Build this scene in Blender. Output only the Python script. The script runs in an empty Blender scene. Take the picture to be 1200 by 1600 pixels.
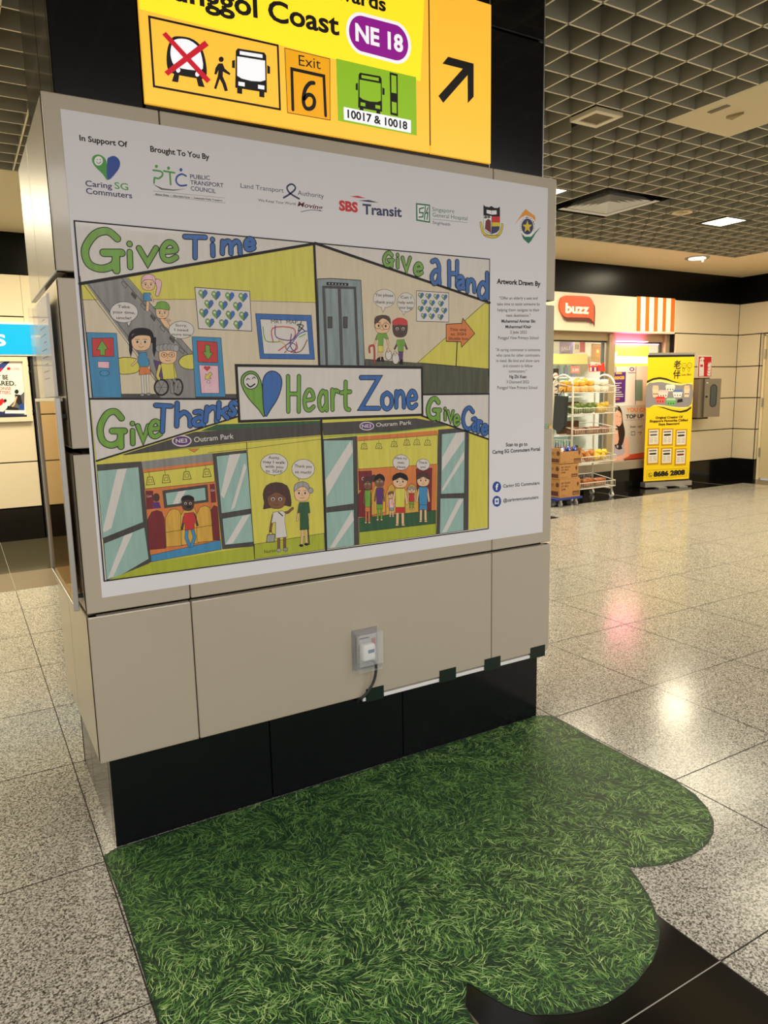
import bpy, bmesh, math, random
import numpy as np
from mathutils import Vector, Matrix
from mathutils.geometry import tessellate_polygon

# ------------------------------------------------------------------ camera, world, lights, exposure
SC = bpy.context.scene
COL = SC.collection
CAM_H = 1.45
F_PX, YAW, PITCH, ROLL = 1134.13, 0.527015, 0.162657, -0.0202044
def cam_axes():
    cy, sy = math.cos(YAW), math.sin(YAW)
    fwd = Vector((sy, cy, 0)); right = Vector((cy, -sy, 0)); up = Vector((0, 0, 1))
    cp, sp = math.cos(PITCH), math.sin(PITCH)
    f2 = fwd*cp - up*sp; u2 = up*cp + fwd*sp
    cr, sr = math.cos(ROLL), math.sin(ROLL)
    return right*cr + u2*sr, u2*cr - right*sr, f2
CR, CU, CF = cam_axes()
cam_data = bpy.data.cameras.new('camera')
cam = bpy.data.objects.new('camera', cam_data); COL.objects.link(cam)
cam_data.sensor_fit = 'VERTICAL'; cam_data.sensor_height = 36.0
cam_data.lens = F_PX/1600*36.0
cam_data.clip_start = 0.05; cam_data.clip_end = 100
M3 = Matrix((CR, CU, -CF)).transposed()
cam.matrix_world = Matrix.Translation((0, 0, CAM_H)) @ M3.to_4x4()
SC.camera = cam

world = bpy.data.worlds.new('world'); SC.world = world; world.use_nodes = True
bg = world.node_tree.nodes['Background']
bg.inputs[0].default_value = (1.0, 0.93, 0.84, 1); bg.inputs[1].default_value = 0.75
SC.view_settings.view_transform = 'Standard'; SC.view_settings.look = 'None'
SC.view_settings.gamma = 1.0; SC.view_settings.use_curve_mapping = False
SC.view_settings.exposure = 0.0
WARM = (1.0, 0.885, 0.63); NEUT = (1.0, 0.97, 0.95)
def area(name, loc, size, power, col, sizey=None, rot=(0, 0, 0), spread=math.pi):
    l = bpy.data.lights.new(name, 'AREA'); l.energy = power; l.color = col; l.size = size
    if sizey: l.shape = 'RECTANGLE'; l.size_y = sizey
    l.spread = spread
    o = bpy.data.objects.new(name, l); o.location = loc; o.rotation_euler = rot; COL.objects.link(o); return o
for i, (x, y, p, c, s) in enumerate([
        (-2.6, 4.6, 80, WARM, 2.0), (-1.0, 7.2, 125, WARM, .9), (1.5, 7.0, 72, WARM, .7), (-3.2, 6.2, 65, WARM, 1.0),
        (6.97, 4.96, 46, WARM, 1.3), (8.5, 6.4, 28, WARM, .4), (6.4, 6.2, 24, WARM, .6), (4.7, 6.0, 36, WARM, 1.0),
        (4.0, 4.6, 56, WARM, 1.8), (9.4, 4.2, 70, WARM, 1.4), (6.4, 2.6, 90, WARM, 2.0),
        (-1.8, -1.6, 95, NEUT, 1.8), (1.2, -2.2, 118, NEUT, 1.8), (3.8, -1.4, 88, NEUT, 1.8)]):  # the NEUT ones are fills added behind the camera, without fixtures
    area('ceiling_and_fill_light', (x, y, 3.08), s, p, c)

# ------------------------------------------------------------------ helpers
def hit(px, py, P0, n):
    d = CR*((px-600)/F_PX) - CU*((py-800)/F_PX) + CF
    o = Vector((0, 0, CAM_H)); t = (P0-o).dot(n)/d.dot(n)
    return o + d*t
AX = (Vector((1, 0, 0)), Vector((0, 1, 0)), Vector((0, 0, 1)))
def W(px, py, axis, val):
    return hit(px, py, AX[axis]*val, AX[axis])
def lin(c):
    return tuple((v/12.92 if v <= .04045 else ((v+.055)/1.055)**2.4) for v in c)
def rgb(r, g, b): return lin((r/255, g/255, b/255))
MATS = {}
def mat(name, col=(200, 200, 200), rough=.5, metal=0, spec=.5, coat=0, emit=0, emit_col=None, alpha=1, trans=0, ior=1.45, coat_rough=.05):
    if name in MATS: return MATS[name]
    m = bpy.data.materials.new(name); m.use_nodes = True; MATS[name] = m
    b = m.node_tree.nodes['Principled BSDF']
    c = rgb(*col)
    b.inputs['Base Color'].default_value = (*c, 1); b.inputs['Roughness'].default_value = rough
    b.inputs['Metallic'].default_value = metal; b.inputs['Specular IOR Level'].default_value = spec
    b.inputs['Coat Weight'].default_value = coat; b.inputs['Coat Roughness'].default_value = coat_rough
    b.inputs['Transmission Weight'].default_value = trans; b.inputs['IOR'].default_value = ior
    b.inputs['Alpha'].default_value = alpha
    if emit:
        b.inputs['Emission Color'].default_value = (*rgb(*(emit_col or col)), 1); b.inputs['Emission Strength'].default_value = emit
    m.diffuse_color = (*c, 1)
    return m
def vary(m, scale=40, amt=.12, stretch=(1, 1, 1), rot=(0, 0, 0), detail=3, bump=0):
    """multiply the base colour by a fine noise (object space)"""
    nt = m.node_tree; N = nt.nodes; L = nt.links; b = N['Principled BSDF']
    tc = N.new('ShaderNodeTexCoord'); mp = N.new('ShaderNodeMapping'); nz = N.new('ShaderNodeTexNoise')
    mp.inputs['Scale'].default_value = stretch; mp.inputs['Rotation'].default_value = rot
    nz.inputs['Scale'].default_value = scale; nz.inputs['Detail'].default_value = detail
    L.new(tc.outputs['Object'], mp.inputs[0]); L.new(mp.outputs[0], nz.inputs['Vector'])
    mr = N.new('ShaderNodeMapRange'); mr.inputs['From Min'].default_value = .3; mr.inputs['From Max'].default_value = .7
    mr.inputs['To Min'].default_value = 1-amt; mr.inputs['To Max'].default_value = 1+amt
    L.new(nz.outputs['Fac'], mr.inputs['Value'])
    mx = N.new('ShaderNodeMix'); mx.data_type = 'RGBA'; mx.blend_type = 'MULTIPLY'; mx.inputs['Factor'].default_value = 1
    col = b.inputs['Base Color'].default_value[:]
    mx.inputs['A'].default_value = col
    L.new(mr.outputs[0], mx.inputs['B']); L.new(mx.outputs['Result'], b.inputs['Base Color'])
    if bump:
        bp = N.new('ShaderNodeBump'); bp.inputs['Strength'].default_value = bump; bp.inputs['Distance'].default_value = .001
        L.new(nz.outputs['Fac'], bp.inputs['Height']); L.new(bp.outputs[0], b.inputs['Normal'])
    return m
def origin(o):
    v = Vector((0, 0, 0))
    while o is not None: v = v + o.location; o = o.parent
    return v
def tag(o, label=None, cat=None, group=None, kind=None):
    if label: o['label'] = label
    if cat: o['category'] = cat
    if group: o['group'] = group
    if kind: o['kind'] = kind
    return o
def thing(name, label, cat, loc, group=None):
    o = bpy.data.objects.new(name, None); o.location = loc; o.empty_display_size = .05; COL.objects.link(o)
    return tag(o, label, cat, group)
class MB:
    """collects shapes in world coordinates; build() links them as one mesh"""
    def __init__(self): self.v = []; self.f = []; self.mi = []; self.ms = []; self.sm = []
    def slot(self, m):
        if m not in self.ms: self.ms.append(m)
        return self.ms.index(m)
    def add(self, vs, fs, m, smooth=False):
        b = len(self.v); s = self.slot(m)
        self.v += [tuple(p) for p in vs]
        for f in fs: self.f.append([b+i for i in f]); self.mi.append(s); self.sm.append(smooth)
        return self
    def bm(self, bm, m, smooth=False):
        bm.verts.index_update()
        self.add([v.co[:] for v in bm.verts], [[v.index for v in f.verts] for f in bm.faces], m, smooth); bm.free(); return self
    def box(self, a, b, m, bev=0, seg=2, smooth=False):
        lo = [min(a[i], b[i]) for i in range(3)]; hi = [max(a[i], b[i]) for i in range(3)]
        x0, y0, z0 = lo; x1, y1, z1 = hi
        vs = [(x0,y0,z0),(x1,y0,z0),(x1,y1,z0),(x0,y1,z0),(x0,y0,z1),(x1,y0,z1),(x1,y1,z1),(x0,y1,z1)]
        fs = [(0,3,2,1),(4,5,6,7),(0,1,5,4),(1,2,6,5),(2,3,7,6),(3,0,4,7)]
        if not bev: return self.add(vs, fs, m)
        bm = bmesh.new(); V = [bm.verts.new(v) for v in vs]
        for f in fs: bm.faces.new([V[i] for i in f])
        bmesh.ops.bevel(bm, geom=bm.edges[:], offset=bev, segments=seg, affect='EDGES', profile=.5)
        return self.bm(bm, m, smooth)
    def prism(self, pts, d, m):
        """pts: 3D polygon; d: extrusion vector"""
        n = len(pts); P = [Vector(p) for p in pts]; Q = [p+Vector(d) for p in P]
        tri = tessellate_polygon([P])
        nrm = Vector((0,0,0))
        for i in range(n): nrm += P[i].cross(P[(i+1) % n])
        fs = []
        flip = nrm.dot(Vector(d)) > 0
        for t in tri:
            a = P[t[1]]-P[t[0]]; b = P[t[2]]-P[t[0]]
            same = a.cross(b).dot(nrm) > 0
            lowt = t if same != flip else t[::-1]
            fs.append(tuple(lowt)); fs.append(tuple(i+n for i in lowt[::-1]))
        for i in range(n):
            j = (i+1) % n
            fs.append((i, j, j+n, i+n) if flip else (j, i, i+n, j+n))
        return self.add([tuple(p) for p in P+Q], fs, m)
    def tube(self, pts, r, m, n=8, closed=False):
        P = [Vector(p) for p in pts]; rings = []; k = len(P)
        for i, p in enumerate(P):
            if closed: t = (P[(i+1) % k]-P[i-1])
            else: t = P[min(i+1, k-1)]-P[max(i-1, 0)]
            t.normalize()
            a = t.cross(Vector((0, 0, 1)))
            if a.length < .2: a = t.cross(Vector((0, 1, 0)))
            a.normalize(); b = t.cross(a)
            if rings and False: pass
            rr = r[i] if isinstance(r, (list, tuple)) else r
            rings.append([p+(a*math.cos(2*math.pi*j/n)+b*math.sin(2*math.pi*j/n))*rr for j in range(n)])
        vs = [v[:] for R in rings for v in R]; fs = []
        for i in range(k if closed else k-1):
            i2 = (i+1) % k
            for j in range(n):
                j2 = (j+1) % n
                fs.append((i*n+j, i*n+j2, i2*n+j2, i2*n+j))
        if not closed:
            fs.append(tuple(range(n))[::-1]); fs.append(tuple((k-1)*n+j for j in range(n)))
        return self.add(vs, fs, m, True)
    def cyl(self, c, r, h, m, axis=2, n=24, r2=None):
        c = Vector(c); a = AX[(axis+1) % 3]; b = AX[(axis+2) % 3]; d = AX[axis]; r2 = r if r2 is None else r2
        vs = [(c+(a*math.cos(2*math.pi*j/n)+b*math.sin(2*math.pi*j/n))*r)[:] for j in range(n)]
        vs += [(c+d*h+(a*math.cos(2*math.pi*j/n)+b*math.sin(2*math.pi*j/n))*r2)[:] for j in range(n)]
        fs = [tuple(range(n))[::-1], tuple(range(n, 2*n))] + [(j, (j+1) % n, n+(j+1) % n, n+j) for j in range(n)]
        return self.add(vs, fs, m)
    def ball(self, c, rx, ry, rz, m, nu=14, nv=9, lump=0, seed=0):
        rnd = random.Random(seed); vs = []; fs = []
        for i in range(nv+1):
            th = math.pi*i/nv
            for j in range(nu):
                ph = 2*math.pi*j/nu; k = 1+lump*(rnd.random()-.5)
                vs.append((c[0]+rx*k*math.sin(th)*math.cos(ph), c[1]+ry*k*math.sin(th)*math.sin(ph), c[2]+rz*k*math.cos(th)))
        for i in range(nv):
            for j in range(nu):
                j2 = (j+1) % nu
                fs.append((i*nu+j, (i+1)*nu+j, (i+1)*nu+j2, i*nu+j2))
        return self.add(vs, fs, m, True)
    def build(self, name, parent=None, label=None, cat=None, group=None, kind=None):
        me = bpy.data.meshes.new(name)
        V = np.array(self.v, float)
        if parent is not None: org = np.array(origin(parent)[:]); loc = (0, 0, 0)
        elif kind == 'structure': org = np.zeros(3); loc = (0, 0, 0)
        else:
            lo = V.min(0); hi = V.max(0); org = np.array([(lo[0]+hi[0])/2, (lo[1]+hi[1])/2, lo[2]]); loc = tuple(org)
        me.from_pydata([tuple(p) for p in (V-org)], [], self.f)
        for m in self.ms: me.materials.append(m)
        me.polygons.foreach_set('material_index', self.mi); me.polygons.foreach_set('use_smooth', self.sm)
        me.validate(); me.update()
        o = bpy.data.objects.new(name, me); COL.objects.link(o); o.location = loc; o.parent = parent
        return tag(o, label, cat, group, kind)

def smooth_path(pts, n=6, closed=False):
    P = list(pts); k = len(P)
    if k < 3: return P
    out = []
    rng = range(k) if closed else range(k-1)
    for i in rng:
        p1 = P[i]; p2 = P[(i+1) % k]
        p0 = P[i-1] if (closed or i > 0) else p1
        p3 = P[(i+2) % k] if (closed or i+2 < k) else p2
        for j in range(n):
            t = j/n
            out.append(tuple(.5*((2*p1[q]) + (-p0[q]+p2[q])*t + (2*p0[q]-5*p1[q]+4*p2[q]-p3[q])*t*t + (-p0[q]+3*p1[q]-3*p2[q]+p3[q])*t**3) for q in range(len(p1))))
    if not closed: out.append(P[-1])
    return out

_txt_cache = {}
def glyphs(s, bold):
    key = (s, bold)
    if key not in _txt_cache:
        c = bpy.data.curves.new('lettering', 'FONT'); c.body = s; c.resolution_u = 3; c.offset = bold
        o = bpy.data.objects.new('lettering', c); COL.objects.link(o)
        bpy.context.view_layer.update()
        me = bpy.data.meshes.new_from_object(o.evaluated_get(bpy.context.evaluated_depsgraph_get()))
        V = [v.co[:2] for v in me.vertices]; Fs = [tuple(p.vertices) for p in me.polygons]
        bpy.data.objects.remove(o); bpy.data.meshes.remove(me); bpy.data.curves.remove(c)
        _txt_cache[key] = (V, Fs)
    return _txt_cache[key]

GL = {  # pen strokes of hand lettering; True = curved
 'G': [([(.88,.80),(.62,.99),(.28,.9),(.03,.52),(.12,.14),(.45,0),(.78,.1),(.86,.3)],True), ([(.52,.42),(1.0,.42)],False), ([(.84,.42),(.86,-.04)],False)],
 'i': [([(.5,0),(.45,.6)],False), ([(.42,.92),(.43,.93)],False)],
 'v': [([(0,1),(.5,0),(1,1)],False)],
 'e': [([(.05,.5),(.95,.58),(.8,.95),(.4,1),(.05,.6),(.15,.12),(.55,0),(1,.18)],True)],
 'T': [([(0,1),(1,.97)],False), ([(.5,.97),(.5,0)],False)],
 'm': [([(0,0),(.02,1)],False), ([(.02,.6),(.25,1),(.45,.85),(.48,0)],True), ([(.48,.6),(.75,1),(.95,.8),(1,0)],True)],
 'n': [([(0,0),(.02,1)],False), ([(.02,.6),(.5,1),(.92,.75),(1,0)],True)],
 'a': [([(.9,.75),(.5,1),(.08,.65),(.1,.2),(.45,0),(.85,.3)],True), ([(.9,.95),(.95,0)],False)],
 'A': [([(.15,.95),(.6,1.0),(.9,.75),(.92,.3),(1,0)],True), ([(.9,.5),(.5,.55),(.1,.3),(.3,0),(.7,.05),(.92,.3)],True)],
 'H': [([(0,1),(.02,0)],False), ([(1,1),(.98,0)],False), ([(0,.5),(1,.5)],False)],
 'd': [([(.9,.42),(.5,.62),(.08,.4),(.1,.12),(.45,0),(.9,.2)],True), ([(.95,1),(.95,0)],False)],
 'h': [([(0,1),(.05,0)],False), ([(.04,.35),(.5,.6),(.92,.4),(1,0)],True)],
 'k': [([(0,1),(.05,0)],False), ([(.9,.65),(.05,.28)],False), ([(.3,.4),(1,0)],False)],
 's': [([(.95,.85),(.5,1),(.1,.75),(.5,.5),(.9,.25),(.5,0),(0,.15)],True)],
 'C': [([(.95,.8),(.6,1),(.2,.85),(0,.45),(.2,.08),(.6,0),(1,.15)],True)],
 'r': [([(0,1),(.05,0)],False), ([(.03,.6),(.4,.95),(1,.9)],True)],
 't': [([(.5,1),(.5,.15),(.9,.02)],True), ([(0,.62),(1,.66)],False)],
 'Z': [([(0,1),(1,1),(0,0),(1,0)],False)],
 'o': [([(.5,1),(.05,.75),(.05,.25),(.5,0),(.95,.25),(.95,.75),(.52,1)],True)],
}
class Canvas:
    """print on a plane: P0 + u*a + v*b; shapes may be given in photo-measured coordinates (fr) or metres (fr=None)"""
    def __init__(s, P0, u, v, dl=1.2e-5, base=2e-4):
        s.P0 = Vector(P0); s.u = Vector(u).normalized(); s.v = Vector(v).normalized(); s.n = s.u.cross(s.v)
        s.dl = dl; s.h = base; s.mb = MB(); s.fr = (0, 0, 1)
    def pt(s, x, y):
        if s.fr is None: return (x, y)
        p = hit(s.fr[0]+x/s.fr[2], s.fr[1]+y/s.fr[2], s.P0, s.n) - s.P0
        return (p.dot(s.u), p.dot(s.v))
    def sc(s, x, y):
        a = s.pt(x, y); b = s.pt(x+1, y); c = s.pt(x, y+1)
        return (math.hypot(a[0]-b[0], a[1]-b[1])+math.hypot(a[0]-c[0], a[1]-c[1]))/2
    def w3(s, a, b): return (s.P0+s.u*a+s.v*b+s.n*s.h)[:]
    def raw(s, P, m, tri=None):
        s.h += s.dl
        if tri is None:
            V = [Vector((p[0], p[1], 0)) for p in P]; tri = tessellate_polygon([V])
        fs = []
        for t in tri:
            if len(t) == 3:
                a, b, c = (P[i] for i in t)
                if (b[0]-a[0])*(c[1]-a[1])-(b[1]-a[1])*(c[0]-a[0]) < 0: t = (t[0], t[2], t[1])
            else:
                ar = sum(P[t[i]][0]*P[t[(i+1) % len(t)]][1]-P[t[(i+1) % len(t)]][0]*P[t[i]][1] for i in range(len(t)))
                if ar < 0: t = tuple(t)[::-1]
            fs.append(tuple(t))
        s.mb.add([s.w3(*p) for p in P], fs, m)
    def poly(s, pts, m, line=None, lw=0, sm=0):
        if sm: pts = smooth_path(pts, sm, True)
        P = [s.pt(*p) for p in pts]; s.raw(P, m)
        if line: s.stroke(list(pts)+[pts[0]], lw, line)
    def rect(s, x0, y0, x1, y1, m, line=None, lw=0): s.poly([(x0, y0), (x1, y0), (x1, y1), (x0, y1)], m, line, lw)
    def circ(s, x, y, rx, ry, m, line=None, lw=0, n=22):
        s.poly([(x+rx*math.cos(2*math.pi*i/n), y+ry*math.sin(2*math.pi*i/n)) for i in range(n)], m, line, lw)
    def stroke(s, pts, w, m, sm=0, caps=True, metric=False):
        if sm: pts = smooth_path(pts, sm)
        wm = w if metric else w*s.sc(*pts[len(pts)//2])
        P = [s.pt(*p) for p in pts]; s._st(P, wm, m, caps)
    def _st(s, P, w, m, caps=True):
        """ribbon with mitred joints and round ends, no two faces on the same spot"""
        s.h += s.dl; r = w/2; Q = [P[0]]
        for p in P[1:]:
            if math.hypot(p[0]-Q[-1][0], p[1]-Q[-1][1]) > 1e-6: Q.append(p)
        closed = len(Q) > 3 and math.hypot(Q[0][0]-Q[-1][0], Q[0][1]-Q[-1][1]) < 1e-5
        if len(Q) < 2: return
        if closed: Q = Q[:-1]
        k = len(Q); D = []
        for i in range(k if closed else k-1):
            dx, dy = Q[(i+1) % k][0]-Q[i][0], Q[(i+1) % k][1]-Q[i][1]; L = math.hypot(dx, dy); D.append((dx/L, dy/L))
        vs = []; fs = []
        for i in range(k):
            d0 = D[i-1] if (closed or i > 0) else D[0]; d1 = D[i] if i < len(D) else D[-1]
            tx, ty = d0[0]+d1[0], d0[1]+d1[1]; L = math.hypot(tx, ty)
            if L < .3: tx, ty, L = d1[0], d1[1], 1
            tx /= L; ty /= L; c = max(.45, tx*d1[0]+ty*d1[1])
            vs += [(Q[i][0]+ty*r/c, Q[i][1]-tx*r/c), (Q[i][0]-ty*r/c, Q[i][1]+tx*r/c)]
        for i in range(k if closed else k-1):
            j = (i+1) % k; fs.append((2*i, 2*j, 2*j+1, 2*i+1))
        if caps and not closed:
            nn = 7 if r > .002 else 4
            for p, d, s0, s1 in ((Q[0], (-D[0][0], -D[0][1]), 1, 0), (Q[-1], D[-1], 2*k-2, 2*k-1)):
                b = len(vs); f = [s0]
                for i in range(1, nn):
                    a = -math.pi/2+math.pi*i/nn
                    vs.append((p[0]+r*(math.cos(a)*d[0]-math.sin(a)*d[1]), p[1]+r*(math.cos(a)*d[1]+math.sin(a)*d[0]))); f.append(b+i-1)
                f.append(s1); fs.append(tuple(f))
        rp = getattr(s, 'ramp', 0)
        V3 = [s.w3(*p) for p in vs]
        if rp: V3 = [(Vector(q)+s.n*(rp*min(i, 2*k)/(2*k)))[:] for i, q in enumerate(V3)]
        s.mb.add(V3, fs, m)
    def text(s, t, x0, y0, x1, y1, h, m, bold=0.0, shear=0):
        """baseline from (x0,y0) to (x1,y1); h = height of a capital in the same units"""
        A = Vector(s.pt(x0, y0)); B = Vector(s.pt(x1, y1)); C = Vector(s.pt(x0, y0-h)) if s.fr else A+Vector((0, h))
        V, Fs = glyphs(t, bold)
        if not V: return
        xs = [v[0] for v in V]; mn, mx = min(xs), max(xs)
        hv = Vector((0, (C-A).length)); e = (B-A)/(mx-mn)
        P = []
        for v in V:
            q = A + e*(v[0]-mn) + hv*(v[1]/.70) + e*(shear*v[1])
            P.append((q.x, q.y))
        s.raw(P, m, Fs)
    def ctext(s, t, xc, y, w, h, m, bold=0.0, slope=0): s.text(t, xc-w/2, y-slope*w/2, xc+w/2, y+slope*w/2, h, m, bold)
    def letter(s, ch, x0, y0, x1, y1, w, col, line, lw=4, lean=0):
        """hand letter in the box (x0,y0 top-left, x1,y1 bottom-right)"""
        segs = []
        for pts, cur in GL[ch]:
            q = smooth_path(pts, 5) if cur else pts
            segs.append([(x0+(x1-x0)*a+lean*(b-.5), y1+(y0-y1)*b) for a, b in q])
        for g in segs: s.stroke(g, w+2*lw, line)
        for g in segs: s.stroke(g, w, col)
    def word(s, spec, w, col, line, lw=4, lean=0):
        for ch, x0, y0, x1, y1 in spec: s.letter(ch, x0, y0, x1, y1, w, col, line, lw, lean)
    def build(s, name, parent=None, *a, **k): return s.mb.build(name, parent, *a, **k)

# ------------------------------------------------------------------ materials
def granite():
    m = mat('granite', (190, 186, 180), .17, spec=.5)
    nt = m.node_tree; N = nt.nodes; L = nt.links; b = N['Principled BSDF']
    tc = N.new('ShaderNodeTexCoord')
    v = N.new('ShaderNodeTexVoronoi'); v.inputs['Scale'].default_value = 230
    n = N.new('ShaderNodeTexNoise'); n.inputs['Scale'].default_value = 150; n.inputs['Detail'].default_value = 4; n.inputs['Roughness'].default_value = .7
    sep = N.new('ShaderNodeSeparateColor')
    L.new(tc.outputs['Object'], v.inputs['Vector']); L.new(tc.outputs['Object'], n.inputs['Vector'])
    L.new(v.outputs['Color'], sep.inputs[0])
    ad = N.new('ShaderNodeMath'); ad.operation = 'MULTIPLY_ADD'; ad.inputs[1].default_value = .45
    L.new(sep.outputs[0], ad.inputs[0]); L.new(n.outputs['Fac'], ad.inputs[2])
    r = N.new('ShaderNodeValToRGB'); e = r.color_ramp.elements
    e[0].position = .52; e[0].color = (.045, .041, .033, 1); e[1].position = .98; e[1].color = (.60, .57, .50, 1)
    x = e.new(.62); x.color = (.18, .165, .138, 1); x = e.new(.72); x.color = (.34, .32, .28, 1); x = e.new(.82); x.color = (.47, .445, .39, 1)
    L.new(ad.outputs[0], r.inputs[0]); L.new(r.outputs[0], b.inputs['Base Color'])
    return m
GRAN = granite()
BLKG = vary(mat('black_granite', (11, 10, 10), .12), 300, .35)
DKG = vary(mat('dark_granite', (70, 66, 52), .12), 160, .5, detail=5)
BRNG = vary(mat('brown_granite', (112, 100, 84), .3), 200, .12)
JOINT = mat('tile_joint', (34, 28, 22), .85); JOINTL = mat('pale_joint', (150, 146, 138), .7)
ENAM = mat('beige_enamel', (180, 169, 150), .38, coat=.35, coat_rough=.08)
ENAM2 = mat('cream_wall_panel', (214, 200, 172), .3, coat=.3, coat_rough=.1)
BLKE = mat('black_enamel', (12, 12, 17), .2, spec=.4, coat=.15, coat_rough=.05)
BLKW = mat('black_wall_panel', (5, 5, 5), .3, spec=.2)
DARK = mat('dark_gap', (12, 11, 10), .9)
CREAM = mat('soffit_paint', (228, 212, 174), .7)
SLAT = mat('ceiling_slat_shaded', (168, 164, 146), .6); SLATE = mat('ceiling_slat_lit', (240, 230, 200), .5)  # same slats: shaded sides and lit edges put into the two colours
VOID = mat('ceiling_void', (22, 22, 24), .95)
WHITE = mat('white_plastic', (232, 230, 226), .4)
STEEL = mat('brushed_steel', (165, 162, 155), .32, metal=.9)
ALU = mat('aluminium', (188, 186, 182), .3, metal=.8)
WIRE = mat('white_wire', (225, 220, 206), .4)
GLASS = mat('clear_acrylic', (235, 240, 242), .04, alpha=.16)
BLKP = mat('black_plastic', (22, 22, 22), .5)
INK = mat('black_ink', (24, 22, 26), .6); PAPER = mat('white_vinyl', (222, 220, 224), .6, spec=.3)

# ------------------------------------------------------------------ floor
fl = MB()
def frect(mb, x0, y0, x1, y1, m, z=0.0): mb.add([(x0, y0, z), (x1, y0, z), (x1, y1, z), (x0, y1, z)], [(0, 1, 2, 3)], m)
FX0, FX1, FY0, FY1 = -7.0, 12.0, -4.0, 8.8
frect(fl, FX0, FY0, FX1, FY1, GRAN)
frect(fl, .905, FY0, 1.549, 2.27, BLKG, .0004)                       # black strip underfoot
frect(fl, FX0, 6.15, 2.3, 6.80, BRNG, .0004); frect(fl, FX0, 6.80, 2.3, FY1, DKG, .0004)
frect(fl, 2.3, 6.665, 10.7, FY1, BLKG, .0004); frect(fl, 10.17, 5.2, 10.9, 6.665, BLKG, .0004)
frect(fl, 5.25, 6.057, 5.853, 6.45, BLKG, .0004)
XJ = [.27+.6387*k for k in range(-11, 18)]; YJ = [-1.56, -.92, -.28, .36, .998, 1.635, 2.27, 2.998, 3.63, 4.265, 4.9, 5.53, 6.15]
XJ = [x for x in XJ if abs(x-.909) > .05]
for x in XJ: frect(fl, x-.0019, FY0, x+.0019, 6.15 if x < 2.3 else 6.665, JOINT, .0006)
for y in YJ: frect(fl, FX0, y-.0019, FX1, y+.0019, JOINT, .0006)
frect(fl, .905, .9965, 1.549, .9995, JOINTL, .0008); frect(fl, .9035, FY0, .909, 1.6, mat('brass_trim', (120, 108, 92), .4, metal=.6), .0009)
for x in (.27, -.37): frect(fl, x-.0014, 6.15, x+.0014, FY1, JOINTL, .0007)
for x in (7.73, 9.745, 5.7): frect(fl, x-.006, 5.6 if x > 9 else 6.6, x+.006, 7.3, JOINTL, .0009)
fl.build('floor', kind='structure')

# ------------------------------------------------------------------ ceiling: open grid, plain soffit, void above
CZ, CELL, GX, GY = 3.1, .206, 2.806, 2.492
holes = [(3.424, 3.316, 3.836, 3.728), (4.866, 4.552, 5.69, 5.376), (6.72, 4.758, 7.132, 5.17), (6.102, 4.758, 6.308, 4.964),
         (4.454, 4.758, 4.66, 4.964), (4.042, 2.08, 4.66, 3.316)]
def inhole(x, y): return any(a < x < c and b < y < d for a, b, c, d in holes)
g = MB(); SH, ST = .115, .0105
ix0, ix1, iy0, iy1 = -36, 30, -20, 18
def slat(a, b, along):
    """open slat: bottom face and two sides; a..b runs along axis"""
    h = ST/2
    if along == 0: P = [(a[0], a[1]-h), (b[0], a[1]-h), (b[0], a[1]+h), (a[0], a[1]+h)]
    else: P = [(a[0]-h, a[1]), (a[0]+h, a[1]), (a[0]+h, b[1]), (a[0]-h, b[1])]
    vs = [(x, y, CZ) for x, y in P]+[(x, y, CZ+SH) for x, y in P]
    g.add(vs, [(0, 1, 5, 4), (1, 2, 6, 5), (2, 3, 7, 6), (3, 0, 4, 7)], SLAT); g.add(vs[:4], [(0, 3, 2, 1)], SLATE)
for j in range(iy0, iy1+1):
    y = GY+j*CELL; run = None
    for i in range(ix0, ix1+1):
        x = GX+i*CELL; ok = i < ix1 and not inhole(x+CELL/2, y)
        if ok and run is None: run = x
        if not ok and run is not None: slat((run, y), (x, y), 0); run = None
for i in range(ix0, ix1+1):
    x = GX+i*CELL; run = None
    for j in range(iy0, iy1+1):
        y = GY+j*CELL; ok = j < iy1 and not inhole(x, y+CELL/2)
        if ok and run is None: run = y
        if not ok and run is not None: slat((x, run), (x, y), 1); run = None
g.build('ceiling', kind='structure')
s = MB()
s.box((-7, 6.2, CZ), (12, 8.8, CZ+.12), CREAM); s.box((8.986, -4, CZ), (12, 6.2, CZ+.12), CREAM)
s.build('ceiling', kind='structure')
s = MB(); s.box((-7, -4, 3.62), (12, 8.8, 3.7), VOID); s.build('ceiling', kind='structure')
s = MB(); s.box((4.046, 2.084, CZ-.002), (4.656, 3.312, CZ+.02), CREAM, .002)
acc = s.build('ceiling_access_panel', None, 'plain cream access panel with a small grille set in the open grid ceiling', 'ceiling panel')
s = MB()
s.box((4.13, 2.96, CZ-.006), (4.17, 3.09, CZ-.003), mat('grey_grille', (120, 112, 92), .6), .001)
s.build('grille_slot', acc)
s = MB(); s.prism([(4.30, 3.08, CZ-.004), (4.36, 3.08, CZ-.004), (4.33, 2.98, CZ-.004)], (0, 0, -.012), mat('sensor_beige', (170, 150, 105), .6)); s.build('sensor_wedge', acc)

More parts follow.
